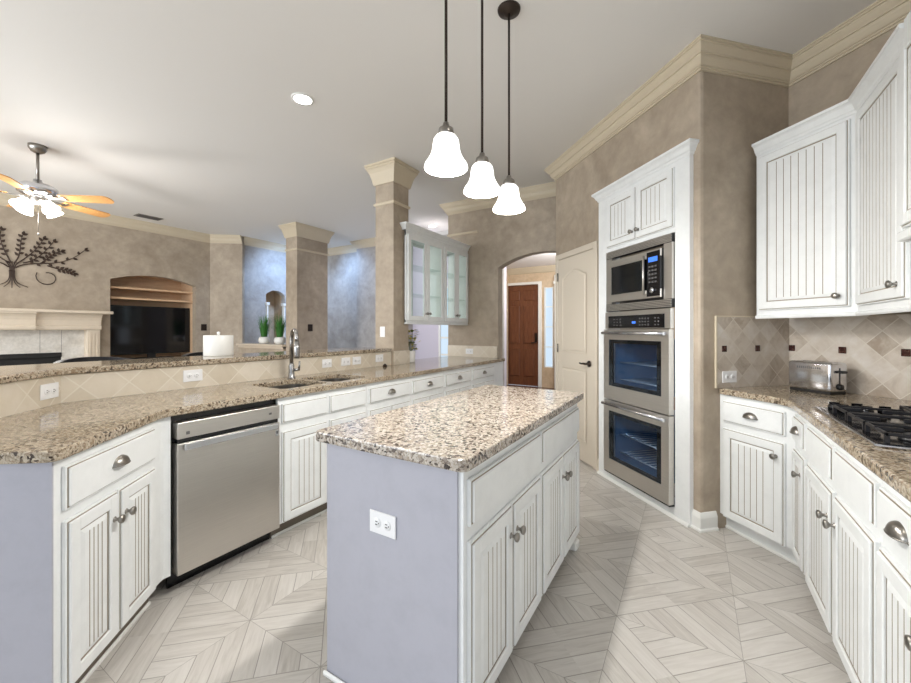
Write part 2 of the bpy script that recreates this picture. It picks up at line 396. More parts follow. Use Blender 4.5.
# far wall with arch (plane Y=4.80)
YW = 4.80; ax0, ax1, asp, aap = -2.235, -1.05, 2.13, 2.285
def arch_pts(x0, x1, zs, za, n=16):
    w = (x1-x0)/2; h = za-zs; R = (w*w+h*h)/(2*h); cx = (x0+x1)/2; cz = za-R; a = math.asin(w/R)
    return [(cx+R*sin(-a+2*a*k/n), cz+R*cos(-a+2*a*k/n)) for k in range(n+1)]
def xz_wall(name, poly, y0, y1, mat):
    t = MB(); t.prism([(x, z) for x, z in poly], 0, 1)
    for v in t.bm.verts: v.co = Vector((v.co.x, y0+(y1-y0)*v.co.z, v.co.y))
    bmesh.ops.recalc_face_normals(t.bm, faces=t.bm.faces)
    return struct(t.build(name, mat))
ap = arch_pts(ax0, ax1, asp, aap)
xz_wall('wall_far', [(-3.03, 0), (ax0, 0), (ax0, asp)]+ap[1:-1]+[(ax1, asp), (ax1, 0), (-.2, 0), (-.2, CEIL), (-3.03, CEIL)], YW, YW+.14, M_wall)
# hall beyond the arch
HY = 8.55
xz_wall('wall_entry', [(-4.6, 0), (-3.80, 0), (-3.80, 2.33), (-2.98, 2.33), (-2.98, 0), (-2.84, 0), (-2.84, 2.25), (-2.63, 2.25), (-2.63, 0), (0.4, 0), (0.4, CEIL), (-4.6, CEIL)], HY, HY+.14, M_hall)
m = MB(); m.box(-2.84, -2.63, HY, HY+.14, 0, .45); struct(m.build('wall_entry_sill', M_hall))
m = MB(); m.box(-3.82, .4, YW+.14, HY, 2.72, 2.78); struct(m.build('ceiling_entry', plain('ceiling_bright', srgb(238, 236, 236), .8)))
wallseg('wall_entry_left', (-3.82, 6.9), (-3.82, HY), 0, CEIL, M_hall)
m = sweep([(-3.82, HY), (-.9, HY)][::-1], [(0, 2.58), (.03, 2.60), (.08, 2.69), (.09, 2.72), (0, 2.72)]); struct(m.build('trim_1', M_crown))
# front door
m = MB()
m.box(-3.86, -3.80, HY-.03, HY, 0, 2.39, 0, .006); m.box(-2.98, -2.90, HY-.03, HY, 0, 2.39, 0, .006); m.box(-3.80, -2.98, HY-.03, HY, 2.33, 2.39, 0, .006)
struct(m.build('trim_2', M_white))
m = MB(); m.box(-3.795, -2.985, HY+.03, HY+.08, .01, 2.325)
for x0, x1 in ((-3.69, -3.44), (-3.34, -3.09)):
    for z0, z1 in ((.22, .85), (.98, 1.85), (1.97, 2.2)):
        m.box(x0, x1, HY+.012, HY+.032, z0, z1, 0, .012)
d1 = struct(m.build('door_1', M_entry))
m = MB(); m.box(-3.07, -3.02, HY+.005, HY+.03, 1.02, 1.22, 0, .005); m.tube([(-3.045, HY+.02, 1.0), (-3.045, HY-.03, 1.0), (-3.14, HY-.03, 1.0)], .012)
m.build('door_handle', M_bronze, d1)
# sidelight window
m = MB()
for x in (-2.84, -2.65): m.box(x, x+.02, HY-.02, HY+.1, .45, 2.25)
for z in (.45, .9, 1.35, 1.8, 2.23): m.box(-2.84, -2.63, HY+.02, HY+.05, z, z+.02)
w1 = struct(m.build('window_1', M_white))
m = MB(); m.box(-2.82, -2.65, HY+.06, HY+.065, .46, 2.24); m.build('pane', M_pane, w1)
m = MB(); m.box(-2.58, -2.48, HY-.12, HY-.001, 0, 2.5, 0, .01); m.box(-2.60, -2.46, HY-.14, HY-.0005, 2.3, 2.36, 0, .01); struct(m.build('trim_3', M_white))

# left part of the house
XL = -7.9
CH0, CH1 = Vector((XL, 3.97)), Vector((-7.42, 4.32))
# left wall with arched tv niche
ny0, ny1, nz0 = 2.47, 3.72, .72
np_ = arch_pts(ny0, ny1, 2.10, 2.215)
def yz_wall(name, poly, x0, x1, mat):
    t = MB(); t.prism(poly, 0, 1)
    for v in t.bm.verts: v.co = Vector((x0+(x1-x0)*v.co.z, v.co.x, v.co.y))
    bmesh.ops.recalc_face_normals(t.bm, faces=t.bm.faces)
    return struct(t.build(name, mat))
yz_wall('wall_left', [(-3.4, 0), (ny0, 0), (ny0, 2.10)]+np_[1:-1]+[(ny1, 2.10), (ny1, 0), (3.97, 0), (3.97, CEIL), (-3.4, CEIL)], XL, XL-.12, M_wall)
for nm, bx in (('back', (XL-.58, XL-.561, ny0-.02, ny1+.02, .3, 2.3)), ('left', (XL-.56, XL-.121, ny0-.03, ny0, .3, 2.3)), ('right', (XL-.56, XL-.121, ny1, ny1+.03, .3, 2.3)), ('top', (XL-.56, XL-.121, ny0, ny1, 2.22, 2.26)), ('base', (XL-.56, XL-.0, ny0+.001, ny1-.001, .0, .799))):
    m = MB(); m.box(*bx); struct(m.build('wall_niche_'+nm, M_nichewood))
wallseg('wall_left_angled', tuple(CH1), tuple(CH0), 0, CEIL, M_wall)
XD = -7.5
wn_ = arch_pts(4.86, 5.30, 2.02, 2.12)
yz_wall('wall_dining', [(4.30, 0), (4.86, 0), (4.86, 2.02)]+wn_[1:-1]+[(5.30, 2.02), (5.30, 0), (6.3, 0), (6.3, CEIL), (4.30, CEIL)], XD, XD-.12, M_wallg)
m = MB(); m.box(XD-.40, XD-.38, 4.6, 5.6, 0, 2.5); m.box(XD-.38, XD-.12, 5.30, 5.33, 0, 2.3); m.box(XD-.38, XD-.12, 4.83, 4.86, 0, 2.3); m.box(XD-.38, XD-.12, 4.83, 5.33, 2.2, 2.3)
struct(m.build('wall_dining_niche', M_hall))
m = MB()
for y in (4.875, 5.27): m.box(XD-.06, XD+.02, y, y+.03, 0, 1.80, 0, .005); m.box(XD-.08, XD+.04, y-.02, y+.05, 1.80, 1.86, 0, .008)
struct(m.build('trim_4', M_white))
wallseg('wall_dining_back', (-5.9, 6.05), (XD, 6.05), 0, CEIL, M_wallg)
wallseg('wall_nook_corner', (-5.05, 5.82), (-5.9, 5.82), 0, CEIL, M_wallg)
m = MB(); m.box(-5.95, -5.85, 5.925, 6.1, 0, CEIL); struct(m.build('wall_nook_return', M_wallg))
wallseg('wall_nook_left', (-5.05, 6.6), (-5.05, 5.82), 0, CEIL, M_wallg)
# nook wall with window
xz_wall('wall_nook', [(-5.1, 0), (-4.62, 0), (-4.62, .55), (-4.62, 2.1), (-3.6, 2.1), (-3.6, .55), (-3.6, 0), (-3.6, CEIL)][:0]+[(-5.15, 0), (-2.95, 0), (-2.95, CEIL), (-5.15, CEIL)], 6.6, 6.7, plain('nook_wall', srgb(205, 200, 212), .7))  # lavender cast of the nook light is put into this wall colour
m = MB()
for x in (-4.345, -3.50): m.box(x-.02, x+.02, 6.55, 6.6, .4, 2.15)
for z in (.4, .78, 1.12, 1.55, 2.12): m.box(-4.345, -3.5, 6.56, 6.599, z, z+.035)
w2 = struct(m.build('window_2', M_white))
m = MB(); m.box(-4.325, -3.52, 6.585, 6.595, .4, 2.12); m.build('pane', M_pane, w2)
m = MB(); m.box(-3.03, -2.95, 4.942, 6.6, 0, CEIL); struct(m.build('wall_nook_right', M_wallg))

# half wall to the second column, with cap
m = MB(); m.box(-7.40, -6.05, 4.24, 4.40, 0, 1.0); struct(m.build('wall_half', M_wall))
m = MB(); m.box(-7.42, -6.03, 4.19, 4.45, 1.0, 1.035, 0, .008); m.box(-7.40, -6.05, 4.222, 4.418, .96, 1.0, 0, .006); struct(m.build('trim_5', M_cream))

# columns
def column(tagname, x0, x1, y0, y1, zb, mat):
    m = MB(); m.box(x0, x1, y0, y1, zb, CEIL-.005, 0, .006)
    o = struct(m.build('wall_'+tagname, mat))
    pr = [(0, 2.885), (.012, 2.885), (.016, 2.90), (.022, 2.925), (.03, 2.96), (.045, 3.01), (.068, 3.05), (.075, 3.055), (.075, 3.075), (.085, 3.08), (.085, CEIL)]
    m = sweep([(x0, y0), (x0, y1), (x1, y1), (x1, y0)], pr, True); m.build('capital', M_crown, o)
    pr = [(0, 2.655), (.01, 2.66), (.014, 2.672), (.01, 2.684), (0, 2.69)]
    m = sweep([(x0, y0), (x0, y1), (x1, y1), (x1, y0)], pr, True); m.build('band', M_crown, o)
    return o
column('column_near', -3.01, -2.746, 3.25, 3.515, 0, M_wall)
column('column_far', -6.05, -5.75, 4.29, 4.95, 0, M_wall)

# crown mouldings
CR = [(a*.74, CEIL-b*.84) for a, b in ((0, .175), (.014, .175), (.014, .160), (.026, .158), (.026, .146), (.036, .143), (.048, .128), (.062, .104), (.066, .086), (.078, .084), (.078, .074), (.096, .056), (.110, .038), (.112, .028), (.122, .026), (.122, .012), (.132, .010), (.132, 0), (0, 0))]
def crown(i, path): struct(sweep(path, CR).build('trim_%d' % i, M_crown))
crown(6, [(WA1.x, .3), tuple(WA1), tuple(IC), tuple(K), tuple(on(OL)), tuple(on(OL, .85))])
crown(7, [(-.9, YW), (-3.03, YW), (-3.03, YW+.14)])
crown(8, [tuple(CH1), tuple(CH0), (XL, -3.4)])
crown(14, [(-5.05, 5.82), (-5.9, 5.82), (-5.9, 6.05), (XD, 6.05), (XD, 4.36)])
m = sweep([(-2.55, YW), (-3.03, YW), (-3.03, YW+.14)], [(0, 2.64), (.01, 2.645), (.014, 2.657), (.01, 2.67), (0, 2.675)]); struct(m.build('trim_9', M_crown))
# baseboards
BB = [(0, 0), (.022, 0), (.022, .012), (.014, .02), (.014, .085), (.010, .10), (.004, .115), (0, .118)]
m = sweep([tuple(on(0, .12)), tuple(K), tuple(on(cabs0))], BB); struct(m.build('baseboard_corner', M_white))
m = sweep([tuple(on(cabs0, -.03)), tuple(on(1.06, -.03))], [(0, 0), (.016, 0), (.014, .010), (.006, .018), (0, .02)]); struct(m.build('baseboard_oven', M_white))
m = sweep([tuple(on(1.075)), tuple(on(1.10))], BB); struct(m.build('baseboard_pantry', M_door))

# pantry door in the oven wall
PD = thing('pantry', '', '', tuple(on(0))+(0,), -pi/4)  # temporary frame
bpy.data.objects.remove(PD)
def local_thing_loc(s): p = on(s); return (p.x, p.y, 0)
# local frame of oven wall: x to the right = -s direction, y into wall, rot -45 deg; origin at s
m = MB(); m.box(0, .055, -.018, 0, 0, 2.11, 0, .005); m.box(.72, .775, -.018, 0, 0, 2.11, 0, .005); m.box(.055, .72, -.018, 0, 2.05, 2.11, 0, .005)
struct(m.build('trim_10', M_door, None, local_thing_loc(1.885), -pi/4))
m = MB(); m.box(.06, .715, -.012, .0, .015, 2.045)
def raised(x0, x1, z0, z1, arch=0):
    n = 10
    def outline(i):
        pts = [(x0+i, z0+i), (x1-i, z0+i)]
        if arch:
            for k in range(n+1):
                f = k/n; pts.append((x1-i+(x0+2*i-x1)*f, z1-i+arch*sin(pi*f)**1.3))
        else: pts += [(x1-i, z1-i), (x0+i, z1-i)]
        return pts
    A, B, C = outline(0), outline(.012), outline(.03); k = len(A)
    vs = [(x, -.0121, z) for x, z in A]+[(x, -.007, z) for x, z in B]+[(x, -.0135, z) for x, z in C]
    fs = []
    for a in (0, k):
        for q in range(k): fs.append((a+q, a+(q+1) % k, a+k+(q+1) % k, a+k+q))
    fs.append(tuple(range(2*k, 3*k))); return vs, fs
vs, fs = raised(.16, .61, 1.06, 1.84, .07); m.faces([(x, y-.008, z) for x, y, z in vs], fs)
vs, fs = raised(.16, .61, .20, .90); m.faces([(x, y-.008, z) for x, y, z in vs], fs)
bmesh.ops.recalc_face_normals(m.bm, faces=m.bm.faces)
pdoor = struct(m.build('door_2', M_door, None, local_thing_loc(1.885), -pi/4))
m = MB(); m.lathe([(0, 0), (.03, 0), (.03, .008), (.012, .012), (.010, .05), (0, .05)], (.665, -.02, .97), 16, mtx=Matrix.Rotation(pi/2, 4, 'X'))
m.tube([(.665, -.065, .97), (.64, -.068, .972), (.60, -.066, .968), (.565, -.062, .972)], [.010, .010, .009, .007]); m.build('door_handle', M_bronze, pdoor)
m = MB()
for z in (.25, 1.05, 1.82): m.tube([(.062, -.022, z), (.062, -.022, z+.09)], .008, 8)
m.build('hinge', M_nickel, pdoor)

# ------------------------------------------------------------------ cabinet parts
cache = {}
def door_mesh(w, h, beads=True):
    key = ('d', round(w, 3), round(h, 3), beads)
    if key in cache: return cache[key]
    m = MB(); fr = min(.054, w*.21)
    m.box(0, w, -.013, 0, 0, h, 0, .002)
    m.box(.006, w-.006, -.0138, -.0129, .006, h-.006, 1)
    for a in ((.009, fr, .009, h-.009), (w-fr, w-.009, .009, h-.009)): m.box(a[0], a[1], -.022, -.012, a[2], a[3], 0, .003)
    for a in ((.009, fr), (h-fr, h-.009)): m.box(fr-.004, w-fr+.004, -.0219, -.012, a[0], a[1], 0, .003)
    # glazed recess floor and sloped raised field
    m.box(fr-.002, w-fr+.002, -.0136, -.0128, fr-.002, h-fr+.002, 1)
    a0, a1 = fr+.006, w-fr-.006; b0, b1 = fr+.006, h-fr-.006; sl = .016
    vs = [(a0, -.0137, b0), (a1, -.0137, b0), (a1, -.0137, b1), (a0, -.0137, b1), (a0+sl, -.0195, b0+sl), (a1-sl, -.0195, b0+sl), (a1-sl, -.0195, b1-sl), (a0+sl, -.0195, b1-sl)]
    m.faces(vs, [(0, 1, 5, 4), (1, 2, 6, 5), (2, 3, 7, 6), (3, 0, 4, 7), (4, 5, 6, 7)])
    if beads:
        c0, c1 = a0+sl, a1-sl; n = max(5, round((c1-c0)/.040))
        for i in range(1, n):
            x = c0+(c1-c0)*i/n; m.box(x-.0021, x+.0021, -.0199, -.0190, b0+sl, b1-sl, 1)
    bmesh.ops.recalc_face_normals(m.bm, faces=m.bm.faces)
    me = bpy.data.meshes.new('door'); m.bm.to_mesh(me); m.bm.free(); me.materials.append(M_paint); me.materials.append(M_glaze)
    cache[key] = me; return me
def drawer_mesh(w, h):
    key = ('w', round(w, 3), round(h, 3))
    if key in cache: return cache[key]
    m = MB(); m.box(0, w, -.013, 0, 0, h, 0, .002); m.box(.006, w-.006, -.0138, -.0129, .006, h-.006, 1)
    m.box(.0085, w-.0085, -.021, -.012, .0085, h-.0085, 0, .004)
    me = bpy.data.meshes.new('drawer_front'); m.bm.to_mesh(me); m.bm.free(); me.materials.append(M_paint); me.materials.append(M_glaze)
    cache[key] = me; return me
def knob_mesh():
    if 'k' in cache: return cache['k']
    m = MB(); m.lathe([(0, 0), (.011, 0), (.011, .002), (.006, .004), (.006, .014), (.012, .018), (.0165, .024), (.0155, .030), (.009, .033), (0, .034)], seg=16, mtx=Matrix.Rotation(pi/2, 4, 'X'))
    me = bpy.data.meshes.new('knob'); m.bm.to_mesh(me); m.bm.free(); me.materials.append(M_nickel); cache['k'] = me; return me
def cup_mesh():
    if 'c' in cache: return cache['c']
    m = MB(); a, b, c = .044, .026, .034; vs, fs = [], []; N, Q = 14, 7
    for i in range(N+1):
        p = pi*i/N
        for j in range(Q+1):
            q = pi/2*j/Q; vs.append((a*cos(p), -b*sin(p)*sin(q), c*sin(p)*cos(q)))
    for i in range(N):
        for j in range(Q): k = i*(Q+1)+j; fs.append((k, k+1, k+Q+2, k+Q+1))
    m.faces(vs, fs, smooth=True)
    m.box(-.047, .047, -.0025, 0, -.004, .004, 0, .001)
    m.tube([(a*cos(pi*i/N), -b*sin(pi*i/N), 0) for i in range(N+1)], .0022, 6)
    me = bpy.data.meshes.new('cup_pull'); m.bm.to_mesh(me); m.bm.free(); me.materials.append(M_nickel); cache['c'] = me; return me
def link(name, me, parent, loc):
    o = bpy.data.objects.new(name, me); COL.objects.link(o); o.parent = parent; o.location = loc; return o
def add_door(root, x0, x1, z0, z1, knob=None, y=0, beads=True):
    d = link('door', door_mesh(x1-x0, z1-z0, beads), root, (x0, y, z0))
    if knob: link('knob', knob_mesh(), d, (knob[0]-x0, -.021, knob[1]-z0))
    return d
def add_drawer(root, x0, x1, z0, z1, pull=None, y=0):
    d = link('drawer', drawer_mesh(x1-x0, z1-z0), root, (x0, y, z0))
    if pull == 'cup': link('cup_pull', cup_mesh(), d, ((x1-x0)/2, -.020, (z1-z0)/2-.006))
    return d
CT = .876
def base_cab(label, loc, rz, w, depth, group, poly=None, toe=.07, toem=None, name='base_cabinet', low=0):
    root = thing(name, label, 'cabinet', loc, rz, group)
    m = MB()
    if poly: m.prism(poly, .10, CT)
    elif low: m.box(0, w, 0, depth, .10, low); m.box(0, w, 0, .02, low, CT)
    else: m.box(0, w, 0, depth, .10, CT, 0, .002)
    m.build('body', M_paint, root)
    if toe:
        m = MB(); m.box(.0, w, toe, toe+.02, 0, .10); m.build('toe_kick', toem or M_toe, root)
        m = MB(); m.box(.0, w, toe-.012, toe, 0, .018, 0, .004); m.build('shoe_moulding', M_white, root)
    return root
DT, DB, ZT, ZB = .665, .105, .845, .700   # door top/bottom, drawer top/bottom

# ---- peninsula cabinet at an angle
XS = -2.16
A = Vector((-1.735, .400)); Bp = Vector((-2.150, .858)); u = (Bp-A).normalized(); ang = math.atan2(u.y, u.x); Lp = (Bp-A).length
ino = Vector((-u.y, u.x))
def toloc(p): v = Vector(p)-A; return (v.dot(u), v.dot(ino))
poly = [(0, 0), (Lp, 0)]+[toloc(p) for p in ((XS, .875), (XS, .905), (-2.74, .905), (-2.74, .69), (-2.13, .03))]
poly = [(p[0], p[1]) for p in poly][:6]+[(0.0, .565)]
pen = base_cab('angled white peninsula end cabinet left of the dishwasher, grey end panel', (A.x, A.y, 0), ang, Lp, .5, 'base cabinets under the sink counter', poly, toe=.05)
m = MB(); m.box(-.006, 0, -.001, .565, .0, CT-.001); m.build('end_panel', M_panel, pen)['label'] = 'lavender grey end panel'
P0_, P1_ = .032, Lp-.068
add_drawer(pen, P0_, P1_, .700, .845, 'cup'); mid = (P0_+P1_)/2
add_door(pen, P0_, mid-.003, DB, DT, (mid-.035, .565)); add_door(pen, mid+.003, P1_, DB, DT, (mid+.035, .565))
# dishwasher
DWY0, DWY1 = .91, 1.475
dw = thing('dishwasher', 'stainless steel dishwasher with towel-bar handle under the sink counter', 'dishwasher', (XS-.001, DWY0, 0), pi/2)
dwW = DWY1-DWY0
m = MB(); m.box(.004, dwW-.004, .03, .55, .10, .868); m.build('tub', M_blackm, dw)
m = MB(); m.box(.012, dwW-.004, -.03, .028, .095, .735, 0, .004, 2); m.build('door', M_steel, dw)
m = MB(); m.box(.012, dwW-.004, -.03, .028, .757, .838, 0, .004, 2); m.box(.05, .066, -.0312, -.03, .775, .79, 1); m.box(dwW-.075, dwW-.058, -.0312, -.03, .79, .802, 1)
m.build('control_strip', [M_steel, M_slot], dw)
m = MB(); m.box(.02, dwW-.012, -.02, .02, .735, .757); m.build('recess', M_black, dw)
m = MB(); m.box(.035, dwW-.025, -.055, -.038, .700, .735, 0, .006, 2); m.box(.05, .07, -.04, -.028, .708, .728); m.box(dwW-.06, dwW-.04, -.04, -.028, .708, .728); m.build('handle', M_chrome, dw)
m = MB(); m.box(dwW-.032, dwW-.012, -.0312, -.0298, .655, .69); m.box(dwW-.028, dwW-.017, -.0318, -.031, .668, .684, 1); m.build('badge', [M_chrome, M_slot], dw)
m = MB(); m.box(.012, dwW-.004, .075, .09, .0, .1); m.build('kick_plate', M_black, dw)
# sink run: (y0,y1,kind)
def run_cab(y0, y1, label, two, pull, doors=True):
    r = base_cab(label, (XS, y0, 0), pi/2, y1-y0, .57, 'base cabinets under the sink counter', low=.66 if y0 < 2.3 else 0)
    return r
sk = run_cab(1.478, 2.231, 'white sink base cabinet right of the dishwasher with two false drawer fronts', True, None)
for a, b, kx in ((.022, .363, .335), (.390, .735, .418)):
    add_drawer(sk, a, b, ZB+.015, .835); add_door(sk, a, b, DB, DT, (kx, .60))
n3 = [(2.234, 2.785, 'white base cabinet just right of the sink base, first drawer with cup pull'),
      (2.788, 3.335, 'white base cabinet with second cup-pull drawer, beyond the sink base'),
      (3.338, 3.905, 'white base cabinet with third cup-pull drawer, below the glass cabinet'),
      (3.908, 4.560, 'white base cabinet with the farthest cup-pull drawer, next to the arch wall')]
for y0, y1, lb in n3:
    r = run_cab(y0, y1, lb, False, 'cup'); w = y1-y0
    if y1 > 4.5: w = .60
    add_drawer(r, .022, w-.022, ZB+.015, .835, 'cup'); add_door(r, .022, w/2-.002, DB, DT, (w/2-.03, .6)); add_door(r, w/2+.002, w-.022, DB, DT, (w/2+.03, .6))
m = MB(); m.box(-2.73, XS-.001, 4.563, 4.795, .0, CT); struct(m.build('trim_11', M_paint))

# ---- bar half wall, backsplash, counters
XB = -2.79
W0 = Vector((XB, .664)); dW = Vector((S2, -S2)); Wend = W0+dW*.93
m = MB()
th = .13
kn = (XB-th, .664-th*math.tan(pi/8))
m.prism([(XB, 3.249), (XB, .664), kn, (XB-th, 3.249)], 0, 1.058); struct(m.build('wall_bar', M_wall))
m = MB(); m.prism([(XB, .664), tuple(Wend), tuple(Wend+Vector((-S2, -S2))*th), kn], 0, 1.058); struct(m.build('wall_bar_angled', M_wall))
m = MB(); m.box(XB, XB+.012, .669, 3.249, .9142, 1.0575); struct(m.build('wall_bar_tile', M_tileL))
m = MB(); m.prism([tuple(W0+Vector((0, .0))), (XB+.012, .669), tuple(Wend+Vector((S2, S2))*.012), tuple(Wend)], .9142, 1.0575); struct(m.build('wall_bar_tile_angled', M_tileL2))
m = MB(); m.box(-2.745, -2.733, 3.252, 3.515, .9142, 1.062); struct(m.build('wall_column_tile', M_tileL))
m = MB(); m.box(-3.03, -2.25, YW-.013, YW-.001, .9142, 1.062); m.box(-3.03, -2.25, YW-.016, YW-.001, 1.062, 1.07, 0); struct(m.build('wall_far_tile', M_tileB))
# sink counter
XC = -2.13
hole = lambda y0, y1: round_poly([(-2.605, y0), (-2.605, y1), (-2.225, y1), (-2.225, y0)], .05, 4)
outer = [(-1.692, .395), (XC, .868), (XC, 4.79), (-3.03, 4.786), (-3.03, 3.518), (-2.732, 3.518), (-2.732, 3.248), (XB+.001, 3.248), (XB+.001, .665), (-2.165, .04)]
# small radius at the near corner
outer = round_poly(outer, [.035, .12, 0, 0, 0, 0, 0, 0, 0, 0], 6)
m = MB(); m.prism(outer, CT, .914, holes=[hole(1.56, 1.93), hole(1.96, 2.34)], bev=.006)
ct = m.build('countertop', M_granite); tag(ct, 'long tan granite sink countertop running from the peninsula end to the arch wall', 'countertop')
# bar top
bt = [(XB+.03, 3.246), (XB+.03, .677), tuple(Wend+Vector((S2, S2))*.03), tuple(Wend+Vector((-S2, -S2))*.42), (XB-.42, .49), (XB-.42, 3.246)]
m = MB(); m.prism(round_poly(bt, [0, .1, .02, .02, .15, .05]), 1.06, 1.095, bev=.007)
tag(m.build('bar_counter', M_granite), 'raised tan granite bar top above the sink backsplash, ending at the column', 'countertop')
# sink
snk = thing('sink', 'double-bowl stainless undermount sink set in the tan granite counter', 'sink', (-2.415, 1.95, .69))
for y0, y1 in ((1.562, 1.928), (1.962, 2.338)):
    rp = round_poly([(-2.602, y0), (-2.602, y1), (-2.228, y1), (-2.228, y0)], .05, 4)
    m = MB(); k = len(rp); vs = [(x+2.415, y-1.95, z) for z in (.19, .02) for x, y in rp]
    fs = [(i, (i+1) % k, k+(i+1) % k, k+i) for i in range(k)]+[tuple(range(k, 2*k))]
    m.faces(vs, fs); b = m.build('bowl', M_sink, snk)
    m = MB(); m.lathe([(0, .024), (.03, .024), (.038, .021), (.04, .0205)], (-.0, (y0+y1)/2-1.95, 0), 16); m.build('drain', M_chrome, b)
# faucet
fx, fy = -2.665, 1.94
fa = thing('kitchen_faucet', 'tall chrome pull-down kitchen faucet behind the sink', 'faucet', (fx, fy, .914))
m = MB(); m.lathe([(0, 0), (.030, 0), (.030, .006), (.024, .012), (.021, .05), (.021, .10), (.017, .11), (.014, .12), (0, .12)], seg=18); m.build('base', M_faucet, fa)
dx, dy = .93, -.37; pth = [(0, 0, .11), (0, 0, .29)]
for k in range(1, 11):
    t = pi*k/10; pth.append((dx*.075*(1-cos(t)), dy*.075*(1-cos(t)), .29+.085*sin(t)))
m = MB(); m.tube(pth, .0145, 12); m.build('spout', M_faucet, fa)
ex, ey = dx*.15, dy*.15
m = MB(); m.lathe([(0, .175), (.018, .165), (.021, .18), (.021, .24), (.016, .29), (0, .29)], (ex, ey, 0), 16); m.build('spray_head', M_faucet, fa)
m = MB(); m.tube([(.015, .01, .065), (.045, .03, .068)], .011, 10); m.tube([(.045, .03, .062), (.050, .034, .10), (.052, .035, .135)], [.010, .007, .006], 10); m.build('handle', M_faucet, fa)
m = MB(); m.lathe([(0, 0), (.022, 0), (.022, .012), (.014, .02), (.012, .026), (0, .03)], seg=16)
ag = m.build('counter_knob', M_bronze, None, (-2.70, 3.06, .914)); tag(ag, 'small dark knob on the counter beside the column', 'sink stopper')  # small dark knob-shaped fitting on the counter

# ---- island
IX0, IX1, IY0, IY1 = -1.170, -.584, 1.012, 2.36
isl = thing('kitchen_island', 'white kitchen island with lavender end panel and four beadboard doors', 'island', (IX1, IY0, 0), pi/2)
Li = IY1-IY0; Wi = IX1-IX0
m = MB(); m.box(0.0, Li, 0, Wi, .10, CT, 0, .002); m.build('body', M_paint, isl)
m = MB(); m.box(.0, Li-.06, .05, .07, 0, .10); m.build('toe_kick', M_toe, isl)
m = MB(); m.box(-.008, 0, .018, Wi, 0, CT-.001); m.build('end_panel', M_panel, isl)['label'] = 'lavender grey end panel'
m = MB(); m.box(-.022, -.008, .018, Wi+.012, 0, .02, 0, .006); m.build('shoe_moulding', M_white, isl)
m = MB(); m.box(Li-.06, Li+.012, -.012, Wi, 0, .055, 0, .01); m.build('foot', M_white, isl)
for a, b in ((.018, .650), (.672, 1.325)):
    add_drawer(isl, a, b, ZB-.005, .838); c = (a+b)/2
    add_door(isl, a, c-.002, DB, .648, (c-.03, .545)); add_door(isl, c+.002, b, DB, .648, (c+.03, .545))
m = MB(); m.prism(round_poly([(-1.213, .972), (-.556, .972), (-.556, 2.425), (-1.213, 2.425)], .03), CT, .914, bev=.006)
tag(m.build('island_countertop', M_granitei), 'speckled cream granite slab on top of the island', 'countertop')

def outlet(loc, rz, label, kind='duplex', w=.115, h=.075, mat=None, group='outlets and switches'):
    r = thing('wall_outlet' if kind == 'duplex' else 'light_switch', label, 'outlet' if kind == 'duplex' else 'switch', loc, rz)
    m = MB(); m.box(-w/2, w/2, -.006, 0, -h/2, h/2, 0, .002); m.build('cover_plate', mat or M_outlet, r)
    m = MB()
    if kind == 'duplex':
        for c in (-.022, .022):
            m.lathe([(0, 0), (.016, 0), (.0165, .002), (.015, .0035), (0, .0035)], (c, -.005, 0), 14, mtx=Matrix.Rotation(pi/2, 4, 'X'))
            for q in (-.005, .005): m.box(c-.006, c+.003, -.0095, -.008, q-.0015, q+.0015, 1)
            m.box(c+.007, c+.010, -.0095, -.008, -.002, .002, 1)
        m.build('sockets', [mat or M_outlet, M_slot], r)
    else:
        m.box(-.008, .008, -.010, -.005, -.016, .016, 0, .002); m.build('toggle', mat or M_outlet, r)
    return r
outlet((-.893, IY0-.0081, .636), 0, 'white double outlet low on the lavender island end panel')
tp = XB+.0121
outlet((tp, 1.29, .994), pi/2, 'white outlet on the bar backsplash above the dishwasher')
outlet((tp, 2.38, .994), pi/2, 'single white outlet plate just right of the faucet', h=.075, w=.105)
outlet((tp, 2.60, .994), pi/2, 'left plate of the pair of white outlets right of the sink', w=.11)
outlet((tp, 2.74, .994), pi/2, 'right plate of the pair of white outlets right of the sink', w=.11)
outlet((tp, 3.06, .998), pi/2, 'white outlet on the bar backsplash next to the column')
op = W0+dW*.085+Vector((S2, S2))*.0121
outlet((op.x, op.y, .988), radians(135), 'white outlet on the angled backsplash at the left edge')
outlet((-2.67, YW-.0131, .992), 0, 'white outlet on the short far backsplash under the glass cabinet')
outlet((-2.90, 3.2495, 1.27), 0, 'white light switch on the near column', 'switch', .07, .115)
outlet((XL+.0005, 3.86, 1.34), pi/2, 'dark bronze switch plate right of the television niche', 'switch', .10, .12, M_bronze)
outlet((-5.7495, 4.56, 1.33), pi/2, 'dark bronze switch plate on the far column', 'switch', .10, .12, M_bronze)

# ---- glass cabinet over the pass-through
GX, GY0, GY1, GZ0, GZ1 = -2.70, 3.52, 4.795, 1.375, 2.40
gc = thing('glass_cabinet', 'white glass-door wall cabinet hung between the near column and arch wall', 'cabinet', (GX, GY0, 0), pi/2)
gw = GY1-GY0; gd = .31
m = MB()
for z in (GZ0, GZ1-.02): m.box(0, gw, .02, gd, z, z+.02)
for x in (0, gw/2-.01, gw-.02): m.box(x, x+.02, .02, gd, GZ0+.02, GZ1-.02)
m.build('case', M_paint, gc)
m = MB()
gl0 = -.115
for x0, x1 in ((gl0, .0), (gw/2-.025, gw/2+.025), (gw-.035, gw)): m.box(x0, x1, 0, .019, GZ0, GZ1)
for z0, z1 in ((GZ0, GZ0+.03), (GZ1-.06, GZ1)): m.box(gl0, gw, 0.0005, .0185, z0, z1)
m.box(gl0, gw, gd+.001, gd+.015, GZ0, GZ0+.03); m.box(0, gw, gd+.001, gd+.015, GZ1-.05, GZ1)
